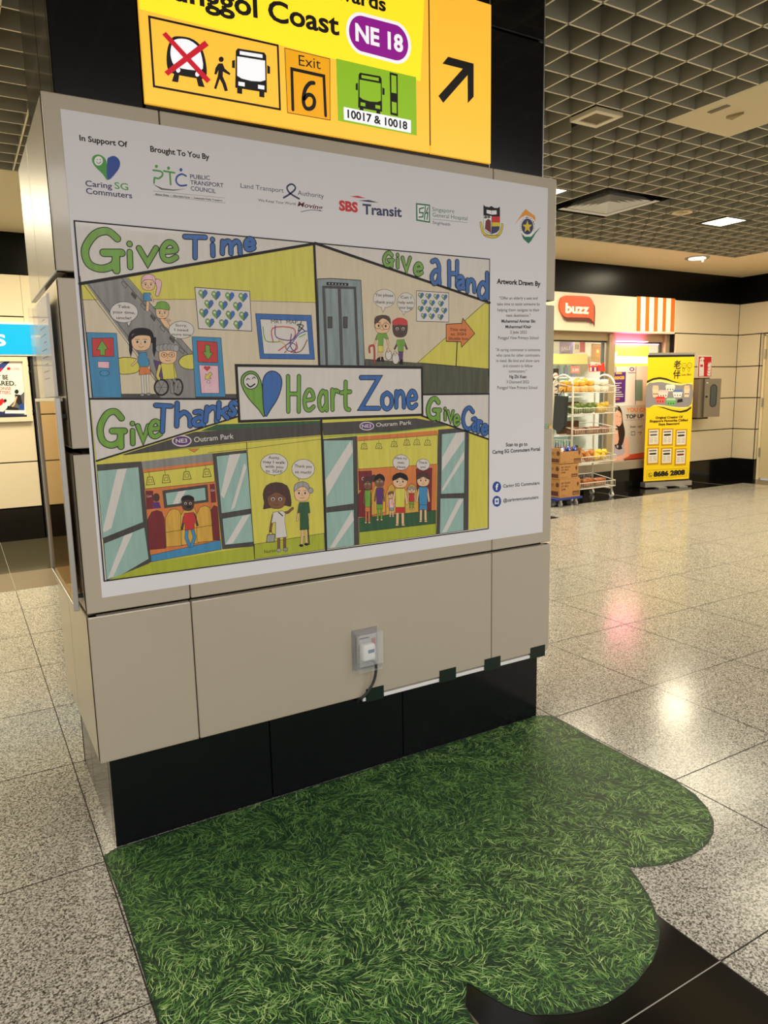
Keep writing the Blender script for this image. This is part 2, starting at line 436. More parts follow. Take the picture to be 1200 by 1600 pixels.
# ceiling fixtures
def frame_sq(mb, x0, y0, x1, y1, w, z0, z1, m):
    mb.box((x0, y0, z0), (x1, y0+w, z1), m); mb.box((x0, y1-w, z0), (x1, y1, z1), m)
    mb.box((x0, y0+w, z0), (x0+w, y1-w, z1), m); mb.box((x1-w, y0+w, z0), (x1, y1-w, z1), m)
t = thing('ceiling_speaker', 'square beige speaker grille set in a dark gap of the ceiling grid', 'speaker', (3.61, 3.49, CZ))
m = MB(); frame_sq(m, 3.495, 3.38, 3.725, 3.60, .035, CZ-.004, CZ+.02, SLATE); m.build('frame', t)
m = MB(); m.box((3.53, 3.415, CZ+.004), (3.69, 3.565, CZ+.016), vary(mat('speaker_cloth', (120, 108, 84), .8), 400, .3)); m.build('grille', t)
m = MB(); m.box((3.44, 3.33, CZ+.09), (3.82, 3.71, CZ+.10), VOID); m.build('recess', t)
t = thing('air_diffuser', 'large square white air diffuser with a black surround in the ceiling grid', 'air vent', (5.3, 4.95, CZ))
m = MB(); m.box((4.87, 4.556, CZ+.105), (5.686, 5.372, CZ+.112), VOID); frame_sq(m, 4.872, 4.558, 5.684, 5.370, .01, CZ+.002, CZ+.105, BLKP); m.build('surround', t)
m = MB()
for k, hw in enumerate((.315, .262, .217, .172, .127, .084)):
    x, y = 5.3, 4.95; w = .046 if k else .03; lo, hi = (-.012, .0) if not k else (-.004, .036)
    for a in range(4):
        c, sn = [(1, 0), (0, 1), (-1, 0), (0, -1)][a]
        def R(u, v): return (x+u*c-v*sn, y+u*sn+v*c)
        o1, o2 = R(-hw, -hw), R(hw, -hw); i1, i2 = R(-hw+w, -hw+w), R(hw-w, -hw+w)
        m.add([(*o1, CZ+lo), (*o2, CZ+lo), (*i2, CZ+hi), (*i1, CZ+hi)], [(0, 1, 2, 3)], WHITE)
m.build('louvre', t)
LIT = mat('lit_panel', (255, 244, 214), .5, emit=4)
t = thing('recessed_ceiling_light', 'lit square ceiling light nearer the right edge of the photo', 'ceiling light', (6.96, 4.95, CZ))
m = MB(); frame_sq(m, 6.76, 4.76, 7.15, 5.13, .03, CZ-.003, CZ+.02, BLKP); m.build('frame', t)
m = MB(); m.box((6.79, 4.79, CZ+.004), (7.12, 5.10, CZ+.012), LIT); m.build('diffuser', t)
t = thing('recessed_ceiling_light', 'small lit square ceiling light beside the top corner of the cladding', 'ceiling light', (4.56, 4.86, CZ))
m = MB(); frame_sq(m, 4.46, 4.764, 4.655, 4.96, .015, CZ-.003, CZ+.02, BLKP); m.build('frame', t)
m = MB(); m.box((4.475, 4.78, CZ+.004), (4.64, 4.945, CZ+.012), LIT); m.build('diffuser', t)
t = thing('ceiling_downlight', 'round unlit cream downlight ring in one grid cell, left of the lit square light', 'downlight', (6.2, 4.86, CZ))
m = MB(); n = 28
for r0, r1, z0, z1 in ((.095, .06, -.004, -.002), (.06, .05, -.002, .03)):
    vs = [(6.2+r0*math.cos(2*math.pi*i/n), 4.86+r0*math.sin(2*math.pi*i/n), CZ+z0) for i in range(n)]+[(6.2+r1*math.cos(2*math.pi*i/n), 4.86+r1*math.sin(2*math.pi*i/n), CZ+z1) for i in range(n)]
    m.add(vs, [((i+1) % n, i, i+n, (i+1) % n+n) for i in range(n)], CREAM)
m.build('ring', t); m = MB(); m.cyl((6.2, 4.86, CZ+.028), .055, .01, BLKP); m.build('lens', t)
t = thing('ceiling_downlight', 'round lit downlight with a dangling clip in the plain cream soffit', 'downlight', (8.5, 6.4, CZ))
m = MB(); m.cyl((8.5, 6.4, CZ-.012), .15, .014, ALU, n=32); m.build('rim', t)
m = MB(); m.cyl((8.5, 6.4, CZ-.018), .105, .008, LIT, n=28); m.build('lens', t)
m = MB(); m.box((8.47, 6.30, CZ-.07), (8.49, 6.31, CZ-.012), ALU); m.build('clip', t)

# ------------------------------------------------------------------ walls
def wall_panels(name, x0, x1, y, vx, hz, mb_extra=None):
    m = MB()
    m.box((x0, y+.03, 0), (x1, y+.2, CZ), DARK)
    xs = [x0]+[v for v in vx if x0 < v < x1]+[x1]
    for (z0, z1) in zip(hz[:-1], hz[1:]):
        for a, b in zip(xs[:-1], xs[1:]): m.box((a+.002, y, z0+.006), (b-.002, y+.03, z1-.006), ENAM2, .002, 1)
    return m
# left background wall
m = wall_panels('wall_back', -7, .70, 8.4, (-6, -4.5, -3, -1.5, 0.0), (.34, .815, 1.30, 1.80, 2.285, 2.70))
m.box((.70, 8.43, 0), (3.0, 8.6, CZ), DARK)
m.box((.70, 8.4, 1.89), (.855, 8.43, 2.694), ENAM2, .002, 1); m.box((.86, 8.4, 1.89), (2.4, 8.43, 2.694), ENAM2, .002, 1)
m.box((-7, 8.38, 2.70), (3.0, 8.43, CZ), BLKW)
m.build('wall_back', kind='structure')
m = MB(); m.box((-7, 8.375, 0), (.70, 8.43, .335), BLKG); m.build('baseboard_back', kind='structure')
m = MB(); m.box((.755, 8.43, 0), (2.2, 8.46, 1.885), mat('grey_door', (120, 108, 92), .45), .004)
m.box((.715, 8.385, 0), (.755, 8.46, 1.885), BLKP); m.build('door_2', kind='structure')
m = MB(); m.box((2.4, 7.6, 0), (2.6, 8.6, CZ), ENAM2); m.build('wall_divider', kind='structure')
# shop wall: fascia level, right part, return and door
YW = 7.25
m = MB()
m.box((2.6, YW, 2.70), (10.72, YW+.15, CZ), BLKW)
m.box((2.6, YW, 2.215), (9.20, YW+.12, 2.70), mat('fascia_board', (224, 214, 190), .4, coat=.2))
m.box((2.6, YW+.12, 2.21), (9.25, YW+.3, 2.3), mat('fascia_soffit', (150, 128, 92), .6))
xs = [9.245, 10.698]; hz = (.305, .776, 1.262, 1.745, 2.228, 2.70)
m.box((9.245, YW+.03, 0), (10.9, YW+.25, CZ), DARK)
for z0, z1 in zip(hz[:-1], hz[1:]):
    a = 9.245 if z1 < 2.6 else 9.20
    m.box((a, YW, z0+.007), (10.698, YW+.035, z1-.007), ENAM2, .002, 1)
m.build('wall_shop', kind='structure')
m = MB(); m.box((9.235, YW-.012, 0), (10.70, YW+.03, .30), BLKG); m.build('baseboard_shop', kind='structure')
m = MB(); XR, YE = 10.70, 6.86
m.box((XR+.03, YE+.01, 0), (XR+.2, YW+.2, CZ), DARK)
m.box((XR, -4, 2.70), (XR+.2, YW, CZ), BLKW)
for z0, z1 in zip(hz[:-1], hz[1:]):
    m.box((XR, YE if z1 < 2.6 else 4.0, z0+.007), (XR+.035, YW-.004, z1-.007), ENAM2, .002, 1)
    if z1 < 2.6: m.box((XR, YE-.002, z0+.007), (XR+.13, YE+.02, z1-.007), ENAM2, .002, 1)
m.build('wall_right', kind='structure')
m = MB(); m.box((XR-.012, YE-.012, 0), (XR+.13, YW, .30), BLKG); m.build('baseboard_right', kind='structure')
m = MB(); DC = mat('door_cream', (206, 190, 150), .45)
m.box((XR+.07, 5.9, .02), (XR+.12, YE-.05, 2.19), DC, .003); m.build('door_1', kind='structure')
d1 = bpy.data.objects['door_1']
m = MB(); m.box((XR+.05, YE-.045, 0), (XR+.13, YE-.015, 2.21), CREAM); m.box((XR+.05, 5.8, 2.195), (XR+.13, YE-.015, 2.22), CREAM); m.build('door_frame', d1)
for z in (.35, 1.12, 1.85):
    m = MB(); m.cyl((XR+.045, YE-.05, z), .012, .14, STEEL, n=10); m.build('hinge', d1)
m = MB(); m.box((XR+.03, -4, 0), (XR+.25, 5.9, 2.70), ENAM2); m.build('wall_right', kind='structure')
# end walls far out of view that close the hall
m = MB(); m.box((-7.1, -4, 0), (-7.0, 8.8, CZ), ENAM2); m.build('wall_left', kind='structure')

# ------------------------------------------------------------------ the pillar with its beige cladding
KX0, KX1, KY0, KY1 = .286, 2.165, 2.295, 3.085
CX0, CX1, CY0, CY1 = .325, 2.124, 2.335, 2.97
pil = thing('pillar', 'square station pillar with black upper panels, beige cladding box around it and black plinth', 'pillar', ((CX0+CX1)/2, (CY0+CY1)/2, 0))
m = MB()
for a, b in ((.315, .86), (.862, 1.42), (1.422, 2.127)): m.box((a+.0008, 2.325, 0), (b-.0008, 2.36, .33), BLKE, .0015, 1)
for a, b in ((2.361, 2.75), (2.752, 3.0)): m.box((.315, a, 0), (.35, b, .33), BLKE, .0015, 1); m.box((2.09, a, 0), (2.127, b, .33), BLKE, .0015, 1)
m.box((.315, 2.97, 0), (2.127, 3.0, .33), BLKE)
m.build('plinth', pil)
m = MB()
m.box((CX0+.02, CY0+.02, .33), (CX1-.02, CY1-.02, CZ), DARK)
m.build('core', pil)
def upper(x0, x1, z0, z1):
    m = MB(); m.box((x0, CY0, z0), (x1, CY0+.03, z1), BLKE, .003, 1); m.build('upper_panel', pil)
upper(CX0, .568, 2.285, CZ); upper(.572, 1.854, 2.285, CZ); upper(1.86, CX1, 2.285, 2.782); upper(1.86, CX1, 2.79, CZ)
for x0 in (CX0, CX1-.03):
    for a, b in ((CY0+.031, 2.60), (2.603, CY1)):
        m = MB(); m.box((x0, a, 2.285), (x0+.03, b, CZ), BLKE, .002, 1); m.build('upper_panel', pil)
m = MB(); m.box((CX1-.001, CY0-.001, 2.285), (CX1+.004, CY0+.01, CZ), ALU); m.box((1.8545, CY0-.0005, 2.285), (1.8575, CY0+.01, CZ), ALU); m.build('edge_trim', pil)
m = MB(); m.box((KX0+.03, KY0+.03, .335), (KX1-.03, KY1-.03, 2.265), DARK); m.box((KX0+.03, KY0+.03, 2.25), (KX1-.03, KY1-.03, 2.268), ENAM); m.build('cladding_frame', pil)
rows = [(.315, .792), (.803, 1.288), (1.306, 1.790), (1.808, 2.278)]
TH = .03
def Lpanel(x0, x1, z0, z1, left):
    m = MB()
    m.box((x0, KY0, z0), (x1, KY0+TH, z1), ENAM, .0035, 2)
    xs0 = (KX0, KX0+TH) if left else (KX1-TH, KX1)
    m.box((xs0[0], KY0+.0005, z0), (xs0[1], 2.757, z1), ENAM, .0035, 2)
    m.build('cladding_panel', pil)
for i, (z0, z1) in enumerate(rows):
    Lpanel(KX0, .600, z0, z1, True); Lpanel(1.846, KX1, z0, z1, False)
    m = MB(); m.box((.6035, KY0, z0), (1.8425, KY0+TH, z1), ENAM, .0035, 2); m.build('cladding_panel', pil)
    for xs0 in ((KX0, KX0+TH), (KX1-TH, KX1)):
        m = MB(); m.box((xs0[0], 2.761, z0), (xs0[1], KY1, z1), ENAM, .0035, 2); m.build('cladding_panel', pil)
    m = MB(); m.box((KX0+TH, KY1-TH, z0), (KX1-TH, KY1, z1), ENAM, .0035, 2); m.build('cladding_panel', pil)

# ------------------------------------------------------------------ yellow direction sign on the pillar
YSIGN = mat('sign_yellow', (255, 196, 62), .35, emit=.62, emit_col=(255, 190, 60))
YBRT = mat('sign_bright_yellow', (255, 214, 30), .35, emit=.85, emit_col=(255, 214, 40))
SIGNW = mat('sign_white', (244, 244, 250), .4, emit=.6); SINK = mat('sign_ink', (30, 28, 26), .5)
YS = 2.322
sg = thing('direction_sign', 'yellow illuminated direction sign with bus and exit symbols above the cladding', 'sign', (1.2, YS, 2.285))
m = MB(); m.box((.57, YS, 2.302), (1.573, 2.3345, 3.0), YSIGN, .001, 1); m.build('sign_board', sg)
m = MB(); m.box((1.579, YS, 2.302), (1.852, 2.3345, 2.852), YSIGN, .001, 1); m.build('arrow_board', sg)
m = MB(); m.box((1.573, YS+.003, 2.33), (1.579, 2.3345, 3.0), BLKP); m.build('divider', sg)
S = Canvas((0, YS, 0), (1, 0, 0), (0, 0, 1))
S.fr = (0, 0, 1)
S.poly([(216, -25), (664, -25), (657, 127), (218, 14)], YBRT)
S.fr = (480, 0, 4)
S.text('towards', 62, -44, 492, 72, 92, SINK, .03)
S.fr = (220, 0, 4.286)
S.text('Punggol Coast', 90, -32, 1330, 236, 150, SINK, .026)
S.fr = (480, 0, 4)
def pill(C, x0, y0, x1, y1, h, m): C.stroke([(x0, y0), (x1, y1)], h, m)
PUR = mat('sign_purple', (160, 26, 160), .4, emit=.35)
def stadium(cx, cy, hw, hh, rx, sl):
    out = []
    for i in range(40):
        t = 2*math.pi*i/40; x = cx+(hw-rx)*(1 if math.cos(t) >= 0 else -1)+rx*math.cos(t); out.append((x, cy+sl*(x-cx)+hh*math.sin(t)))
    return out
S.poly(stadium(446, 238, 203, 132, 100, .26), SIGNW); S.poly(stadium(446, 238, 185, 112, 85, .26), PUR)
S.text('NE 18', 302, 250, 600, 326, 105, SIGNW, .035)
S.poly([(180, 365), (680, 482), (685, 848), (192, 755)], mat('sign_green', (150, 200, 40), .4, emit=.4))
def bus(C, x, y, sx, sy, glass, body, sk=.09):
    """front view of a bus symbol; x,y = top-left"""
    T = lambda a, b: (x+a*sx, y+b*sy+sk*a*sx*2)
    C.poly([T(.08, 0), T(.92, 0), T(.98, .06), T(1, .9), T(.0, .9), T(.02, .06)], body)
    for a in (.06, .76): C.poly([T(a, .88), T(a+.16, .88), T(a+.16, 1.02), T(a, 1.02)], body)
    C.poly([T(-.1, .3), T(-.01, .27), T(-.01, .46), T(-.1, .46)], body); C.poly([T(1.01, .27), T(1.1, .3), T(1.1, .46), T(1.01, .46)], body)
    C.poly([T(.14, .05), T(.86, .05), T(.86, .13), T(.14, .13)], glass)
    C.poly([T(.06, .18), T(.94, .18), T(.95, .62), T(.8, .67), T(.5, .69), T(.2, .67), T(.06, .62)], glass)
    for a in (.1, .72): C.poly([T(a, .75), T(a+.2, .75), T(a+.2, .84), T(a, .84)], glass)
GRNS = MATS['sign_green']
bus(S, 318, 452, 150, 245, GRNS, SINK, .09)
S.poly([(515, 452), (565, 464), (567, 727), (520, 716)], SINK)
S.poly([(525, 468), (556, 476), (558, 585), (526, 578)], GRNS); S.poly([(528, 635), (558, 642), (559, 710), (530, 704)], GRNS)
S.poly([(227, 668), (648, 752), (648, 832), (230, 748)], SIGNW)
S.text('10017 & 10018', 252, 735, 626, 810, 50, SINK, .03)
S.poly([(845, 398), (880, 355), (1040, 398), (1040, 605), (1003, 645), (1002, 470), (850, 643), (820, 600), (972, 430)], SINK)
S.fr = (220, 0, 4.286)
S.stroke([(56, 112), (917, 305), (932, 733), (88, 578), (56, 112)], 13, SINK)
# train symbol, walking figure, bus
S.poly([(205, 260), (240, 243), (330, 255), (395, 300), (425, 370), (440, 450), (440, 505), (420, 530), (240, 500), (185, 470), (172, 400), (180, 320)], SINK, sm=3)
S.poly([(225, 268), (300, 262), (365, 295), (400, 350), (415, 460), (350, 470), (240, 448), (205, 400), (200, 330)], SIGNW, sm=3)
S.circ(250, 470, 14, 17, SIGNW); S.circ(378, 497, 14, 17, SIGNW)
S.poly([(225, 490), (258, 497), (250, 552), (208, 545)], SINK); S.poly([(370, 515), (405, 520), (428, 585), (385, 578)], SINK)
RED = mat('sign_red', (225, 25, 50), .4, emit=.3)
S.poly([(143, 232), (168, 214), (468, 535), (443, 558)], RED); S.poly([(157, 482), (428, 272), (455, 305), (182, 508)], RED)
S.circ(538, 398, 17, 18, SINK)
S.poly([(520, 425), (548, 425), (562, 460), (600, 492), (594, 504), (550, 480), (548, 510), (570, 560), (583, 608), (562, 612), (545, 560), (528, 530), (505, 598), (490, 592), (515, 510), (520, 470), (506, 500), (492, 497), (500, 455)], SINK)
bus(S, 632, 322, 212, 295, SIGNW, SINK, .08)
EXY = mat('sign_orange', (252, 176, 20), .4, emit=.45)
S.poly([(963, 322), (1265, 395), (1268, 805), (982, 755)], EXY, SINK, 4)
S.text('Exit', 1058, 438, 1205, 465, 72, SINK)
S.stroke([(1018, 735), (1010, 462), (1225, 510), (1237, 775)], 20, SINK)
S.stroke([(1158, 556), (1130, 560), (1100, 600), (1088, 670), (1100, 718), (1128, 730), (1156, 712), (1162, 672), (1146, 642), (1118, 636), (1094, 662)], 25, SINK, 4)
S.build('sign_graphics', sg)

# ------------------------------------------------------------------ the large printed sticker
ps = thing('poster', 'large white poster of hand-drawn station scenes titled Heart Zone on the beige cladding', 'poster', (1.22, KY0, .85))
m = MB(); m.box((.332, KY0-.0012, .849), (2.117, KY0-.0003, 2.238), PAPER); m.build('backing_sheet', ps)
PY = KY0-.0012
def cray(name, col, amt=.13, sc=70, ang=.8):
    m = mat('crayon_'+name, col, .42, coat=.2)
    return vary(m, sc, amt, (1, 1, .12), (0, ang, 0), 4)
CG = cray('green', (108, 156, 54)); CB = cray('blue', (46, 98, 166)); CY = cray('yellow', (206, 196, 80), .07); CBG = cray('cream', (206, 192, 164), .05)
CGR = cray('grey', (132, 130, 126), .18); CDK = cray('charcoal', (66, 62, 60), .25); COR = cray('orange', (206, 118, 58)); CRED = cray('red', (190, 46, 44))
CSK = cray('skin', (224, 182, 140), .05); CBR = cray('brown', (120, 78, 52)); CDB = cray('dark_brown', (70, 44, 36)); CTL = cray('teal', (146, 178, 170), .08)
CWH = cray('paper', (208, 202, 196), .03); CMR = cray('maroon', (112, 28, 36), .15); CSB = cray('sky_blue', (58, 132, 176)); CPK = cray('pink', (222, 176, 188), .08)
CSL = cray('steel', (128, 142, 144), .2); CFL = cray('olive_floor', (74, 76, 58), .25); COC = cray('ochre', (206, 160, 62), .15); CPU = cray('purple', (88, 44, 110)); CLG = cray('lime', (164, 172, 48), .1)
CGY = cray('hair_grey', (150, 150, 148), .2); CDG = cray('dark_green', (40, 84, 52), .2)
A = Canvas((0, PY, 0), (1, 0, 0), (0, 0, 1), dl=4e-6, base=5e-5)
K = INK
def face(C, x, y, rx, ry, skin, eye=.4, smile=1):
    C.poly([(x-rx, y-ry*.6), (x-rx*.7, y-ry), (x+rx*.7, y-ry), (x+rx, y-ry*.6), (x+rx*.95, y+ry*.45), (x+rx*.5, y+ry), (x-rx*.5, y+ry), (x-rx*.95, y+ry*.45)], skin, K, 1.6, 3)
    for sgn in (-1, 1):
        C.circ(x+sgn*rx*eye, y, rx*.2, ry*.2, CWH, n=10); C.circ(x+sgn*rx*eye, y+ry*.02, rx*.12, ry*.16, K, n=8)
        C.stroke([(x+sgn*rx*(eye-.2), y-ry*.28), (x+sgn*rx*(eye+.22), y-ry*.28)], 2, K)
    C.stroke([(x, y+ry*.05), (x-rx*.06, y+ry*.3), (x+rx*.08, y+ry*.32)], 1.3, K)
    if smile: C.stroke([(x-rx*.28, y+ry*.55), (x, y+ry*.68), (x+rx*.28, y+ry*.55)], 1.8, K, 3)
def bubble(C, x, y, rx, ry, tail, lines, h=13, lh=None, dx=0):
    P = [(x+rx*math.cos(a*math.pi/12), y+ry*math.sin(a*math.pi/12)) for a in range(24)]
    C.poly([(tail[0]-12, tail[1]-28), (tail[0]+14, tail[1]-28), tail], CWH, K, 2)
    C.poly(P, CWH, K, 2); C.poly([(tail[0]-10, tail[1]-32), (tail[0]+12, tail[1]-32), (tail[0]+8, tail[1]-24), (tail[0]-7, tail[1]-24)], CWH)
    n = len(lines); lh = lh or h*1.9
    for i, (t, w) in enumerate(lines): C.ctext(t, x+dx, y+(i-(n-1)/2)*lh+h*.5, w, h, K, .01, .04)
def mini_heart(C, x, y, s, line=1.2):
    L = [(0, .5), (-.3, .2), (-.5, -.12), (-.42, -.42), (-.2, -.5), (0, -.3)]
    C.poly([(x+a*s, y+b*s) for a, b in L], CG, K, line); C.poly([(x-a*s, y+b*s) for a, b in L], CB, K, line)
    C.circ(x-.23*s, y-.2*s, s*.14, s*.14, CWH, n=8)
def limb(C, pts, w, m): C.stroke(pts, w+3, K); C.stroke(pts, w, m)
def body(C, pts, m): C.poly(pts, m, K, 1.8)

# --- scene 1: Give Time
A.fr = (0, 0, 1)
A.poly([(116, 345), (765, 405), (763, 826), (163, 908)], CWH)
A.fr = (110, 340, 3.077)
A.poly([(50, 320), (1172, 130), (1190, 708), (800, 712), (802, 868), (98, 868)], CBG)
A.poly([(50, 322), (1172, 130), (1182, 409), (868, 396), (60, 395)], CY, None)
A.stroke([(58, 395), (600, 393), (1182, 409)], 2, K)
A.poly([(242, 847), (800, 848), (800, 870), (245, 870)], CDK)
A.poly([(75, 318), (272, 288), (602, 662), (602, 868), (432, 866), (400, 760), (240, 545)], CGR)
for d in (0, 26): A.stroke([(62+d, 320), (250+d, 570), (420+d*.4, 800)], 2.5, K)
for d in (0, -32): A.stroke([(278+d, 290), (602+d, 664)], 2.5, K)
for k in range(7):
    x = 262+k*46; y = 305+k*53; A.poly([(x-12, y), (x+10, y+20), (x+4, y+34), (x-16, y+12)], CDK if k % 2 else CGR, K, 2)
for cx, cy, rx in ((282, 713, 55), (560, 693, 40)):
    A.poly([(cx-rx, cy-35), (cx+rx*.6, cy-35), (cx+rx, cy), (cx+rx*.6, cy+33), (cx-rx, cy+35)] if cx < 400 else [(cx+rx, cy-32), (cx-rx*.3, cy-30), (cx-rx, cy), (cx-rx*.4, cy+30), (cx+rx, cy+32)], CY, K, 3, 3)
A.poly([(78, 552), (222, 556), (246, 866), (104, 864)], CSB, K, 2)
A.poly([(103, 580), (206, 578), (210, 668), (106, 668)], CRED, K, 2)
A.poly([(152, 588), (180, 632), (166, 634), (168, 662), (143, 662), (142, 636), (126, 636)], CG, K, 2)
A.poly([(130, 692), (187, 692), (187, 725), (132, 722)], CPK, K, 2); A.circ(164, 748, 23, 14, CSB, K, 2)
A.poly([(584, 572), (724, 578), (746, 862), (602, 862)], CSB, K, 2)
A.poly([(608, 593), (706, 599), (708, 698), (614, 695)], CRED, K, 2)
A.poly([(648, 612), (670, 614), (672, 648), (686, 650), (662, 684), (636, 646), (650, 646)], CG, K, 2)
A.poly([(618, 708), (710, 712), (716, 845), (630, 845)], CPK, K, 2)
A.poly([(657, 738), (640, 722), (648, 713), (657, 718), (668, 713), (673, 722)], CRED, K, 1)
A.poly([(648, 778), (650, 752), (658, 757), (672, 742), (682, 752), (668, 766), (676, 774)], CY, K, 2)
A.circ(664, 790, 7, 7, CWH, K, 2); A.stroke([(662, 798), (664, 818), (680, 820), (684, 836)], 4, CWH); A.stroke([(655, 808), (650, 826), (662, 838), (676, 832)], 4, CWH, 3)
A.poly([(598, 335), (862, 354), (872, 546), (616, 534)], CWH, K, 3)
for x, y in ((637, 369), (700, 375), (766, 381), (830, 384), (666, 418), (734, 423), (804, 428), (641, 460), (703, 465), (769, 470), (833, 474), (670, 507), (737, 511), (806, 517)): mini_heart(A, x, y, 44)
A.poly([(890, 462), (1158, 470), (1174, 682), (912, 678)], CB, K, 2); A.poly([(912, 488), (1136, 497), (1150, 658), (930, 655)], CWH, K, 2)
A.text('MRT  MAP', 965, 508, 1092, 512, 18, K)
for pts, c in (([(925, 525), (938, 590), (985, 598), (1010, 596)], CG), ([(975, 600), (972, 532), (1070, 532), (1072, 582), (1000, 640)], CRED), ([(985, 520), (990, 575), (1060, 590), (1090, 560), (1115, 530)], CPU),
               ([(1110, 500), (1095, 545), (1120, 520), (1090, 515), (1128, 545)], CDK), ([(1030, 650), (1060, 610), (1100, 560), (1140, 545)], CB), ([(1000, 590), (1030, 610), (1040, 650)], COC), ([(1138, 588), (1110, 640), (1070, 650)], CBR),
               ([(1062, 560), (1058, 620), (1085, 650)], CPU), ([(1085, 600), (1090, 630), (1060, 648)], CRED), ([(1100, 575), (1130, 560)], CG)): A.stroke(pts, 5, c, 4)
A.stroke([(1060, 600), (1085, 615), (1075, 640), (1045, 640), (1035, 615), (1060, 600)], 4, CPU, 4)
# passengers on the escalator
A.poly([(405, 298), (432, 300), (438, 325), (424, 375), (408, 372), (416, 335)], CPK, K, 2, 2)
limb(A, [(372, 405), (370, 445)], 12, CSK); body(A, [(352, 362), (385, 362), (390, 400), (350, 402)], CSB); limb(A, [(385, 375), (398, 402)], 6, CSK)
face(A, 374, 322, 32, 26, CSK); A.poly([(342, 318), (345, 285), (375, 272), (405, 283), (408, 318), (395, 300), (355, 300)], CPK, K, 2, 2)
body(A, [(428, 486), (460, 486), (500, 560), (450, 520)], CSK); limb(A, [(455, 490), (478, 494)], 6, CSK)
face(A, 441, 458, 30, 26, CSK); A.poly([(400, 430), (412, 425), (418, 408), (450, 403), (472, 418), (476, 444), (440, 440), (404, 438)], CG, K, 2, 2)
bubble(A, 257, 455, 67, 50, (280, 524), (('Take', 58), ('your time,', 108), ('uncle!', 70)), 14, 27)
bubble(A, 533, 540, 61, 42, (506, 592), (('Sorry,', 55), ('I need', 66), ('more time', 92)), 12, 22)
# girl with plaits
for x in (290, 403): A.poly([(x-9, 575), (x+9, 575), (x+8, 640), (x, 672), (x-8, 640)], K)
limb(A, [(345, 752), (350, 848)], 9, CWH); limb(A, [(370, 752), (374, 846)], 9, CWH); A.circ(345, 852, 10, 7, CGR, K, 2); A.circ(376, 850, 10, 7, CGR, K, 2)
body(A, [(332, 716), (380, 714), (386, 752), (330, 756)], COR); limb(A, [(330, 672), (316, 692), (296, 710)], 8, CSK); limb(A, [(370, 668), (378, 725)], 8, CSK)
body(A, [(332, 650), (364, 648), (380, 700), (376, 716), (334, 718), (322, 690)], CSB)
A.poly([(282, 600), (282, 560), (305, 536), (340, 530), (378, 536), (398, 560), (398, 600), (340, 610)], K, sm=3)
face(A, 340, 597, 46, 40, CSK); A.poly([(292, 590), (300, 562), (340, 550), (385, 562), (392, 592), (380, 570), (340, 566), (312, 572)], K, sm=2)
# uncle in a wheelchair
for x, y, r in ((437, 816, 37), (516, 815, 27)):
    A.circ(x, y, r, 42, K); A.circ(x, y, r-8, 33, CGR)
    for k in range(6): A.stroke([(x, y), (x+(r-8)*math.cos(k*1.05), y+33*math.sin(k*1.05))], 1.6, K)
A.poly([(400, 685), (436, 695), (446, 770), (424, 770)], CPU, K, 2)
limb(A, [(470, 775), (485, 790), (490, 840)], 14, CGR); limb(A, [(492, 772), (510, 795), (505, 838)], 12, CGR)
limb(A, [(430, 712), (418, 760), (425, 775)], 12, CY); limb(A, [(492, 708), (505, 765)], 12, CY)
body(A, [(434, 700), (494, 698), (502, 775), (446, 778)], CY)
face(A, 468, 665, 42, 36, CSK)
for x in (425, 440, 458, 478, 495, 508): A.circ(x, 622+abs(x-466)*.15, 15, 17, CGY, K, 1.5, 12)
A.circ(450, 660, 14, 11, CSK, K, 2.2, 12); A.circ(487, 660, 14, 11, CSK, K, 2.2, 12); A.circ(450, 660, 4, 4, K, n=8); A.circ(487, 660, 4, 4, K, n=8); A.stroke([(464, 658), (473, 658)], 2, K)

# --- scene 2: Give a Hand
A.top = max(getattr(A, "top", 0), A.h); A.h = 3e-4
A.fr = (480, 370, 4)
A.poly([(58, 45), (1138, 415), (1134, 825), (80, 805)], CBG)
A.poly([(690, 786), (1108, 415), (1138, 420), (1134, 826)], CY, K, 3)
A.poly([(362, 764), (700, 790), (1134, 826), (1130, 985), (722, 986), (716, 812), (362, 808)], CFL, K, 2)
A.poly([(64, 264), (150, 260), (335, 272), (360, 806), (80, 803)], CSL, K, 4)
A.poly([(120, 282), (257, 290), (257, 307), (121, 303)], K)
for k in range(6): A.circ(138+k*20, 293+k*1.2, 5, 6, CGY, n=8)
for P in ([(100, 314), (298, 320), (318, 798)], [(100, 314), (122, 798)], [(200, 320), (216, 798)]): A.stroke(P, 15, CDK); 
for P in ([(92, 312), (302, 316), (325, 800)], [(94, 312), (116, 800)], [(110, 325), (128, 798)], [(292, 328), (310, 798)], [(192, 322), (208, 798)], [(208, 322), (226, 798)]): A.stroke(P, 2.5, K)
A.rect(128, 500, 156, 570, CDK, K, 3); A.rect(225, 500, 251, 570, CDK, K, 3)
bubble(A, 482, 386, 69, 58, (474, 471), (('Yes please', 112), ('thank you!', 112)), 18, 44)
bubble(A, 617, 410, 55, 60, (603, 492), (('Can I', 66), ('help with', 94), ('your bags', 84)), 17, 32)
A.poly([(682, 337), (884, 350), (884, 533), (683, 528)], CWH, K, 3)
for x, y in ((710, 368), (757, 372), (808, 376), (857, 379), (731, 411), (780, 415), (835, 420), (709, 451), (757, 455), (806, 460), (856, 463), (728, 496), (778, 498), (833, 503)): mini_heart(A, x, y, 36, 1.5)
A.stroke([(937, 655), (930, 808)], 6, K)
A.poly([(868, 546), (966, 541), (972, 510), (1047, 605), (964, 690), (960, 656), (868, 654)], COR, K, 4)
for i, (t, w) in enumerate((('This way', 106), ('to  SGH', 96), ('Shuttle bus', 122))): A.ctext(t, 943, 588+i*28, w, 17, K, .01)
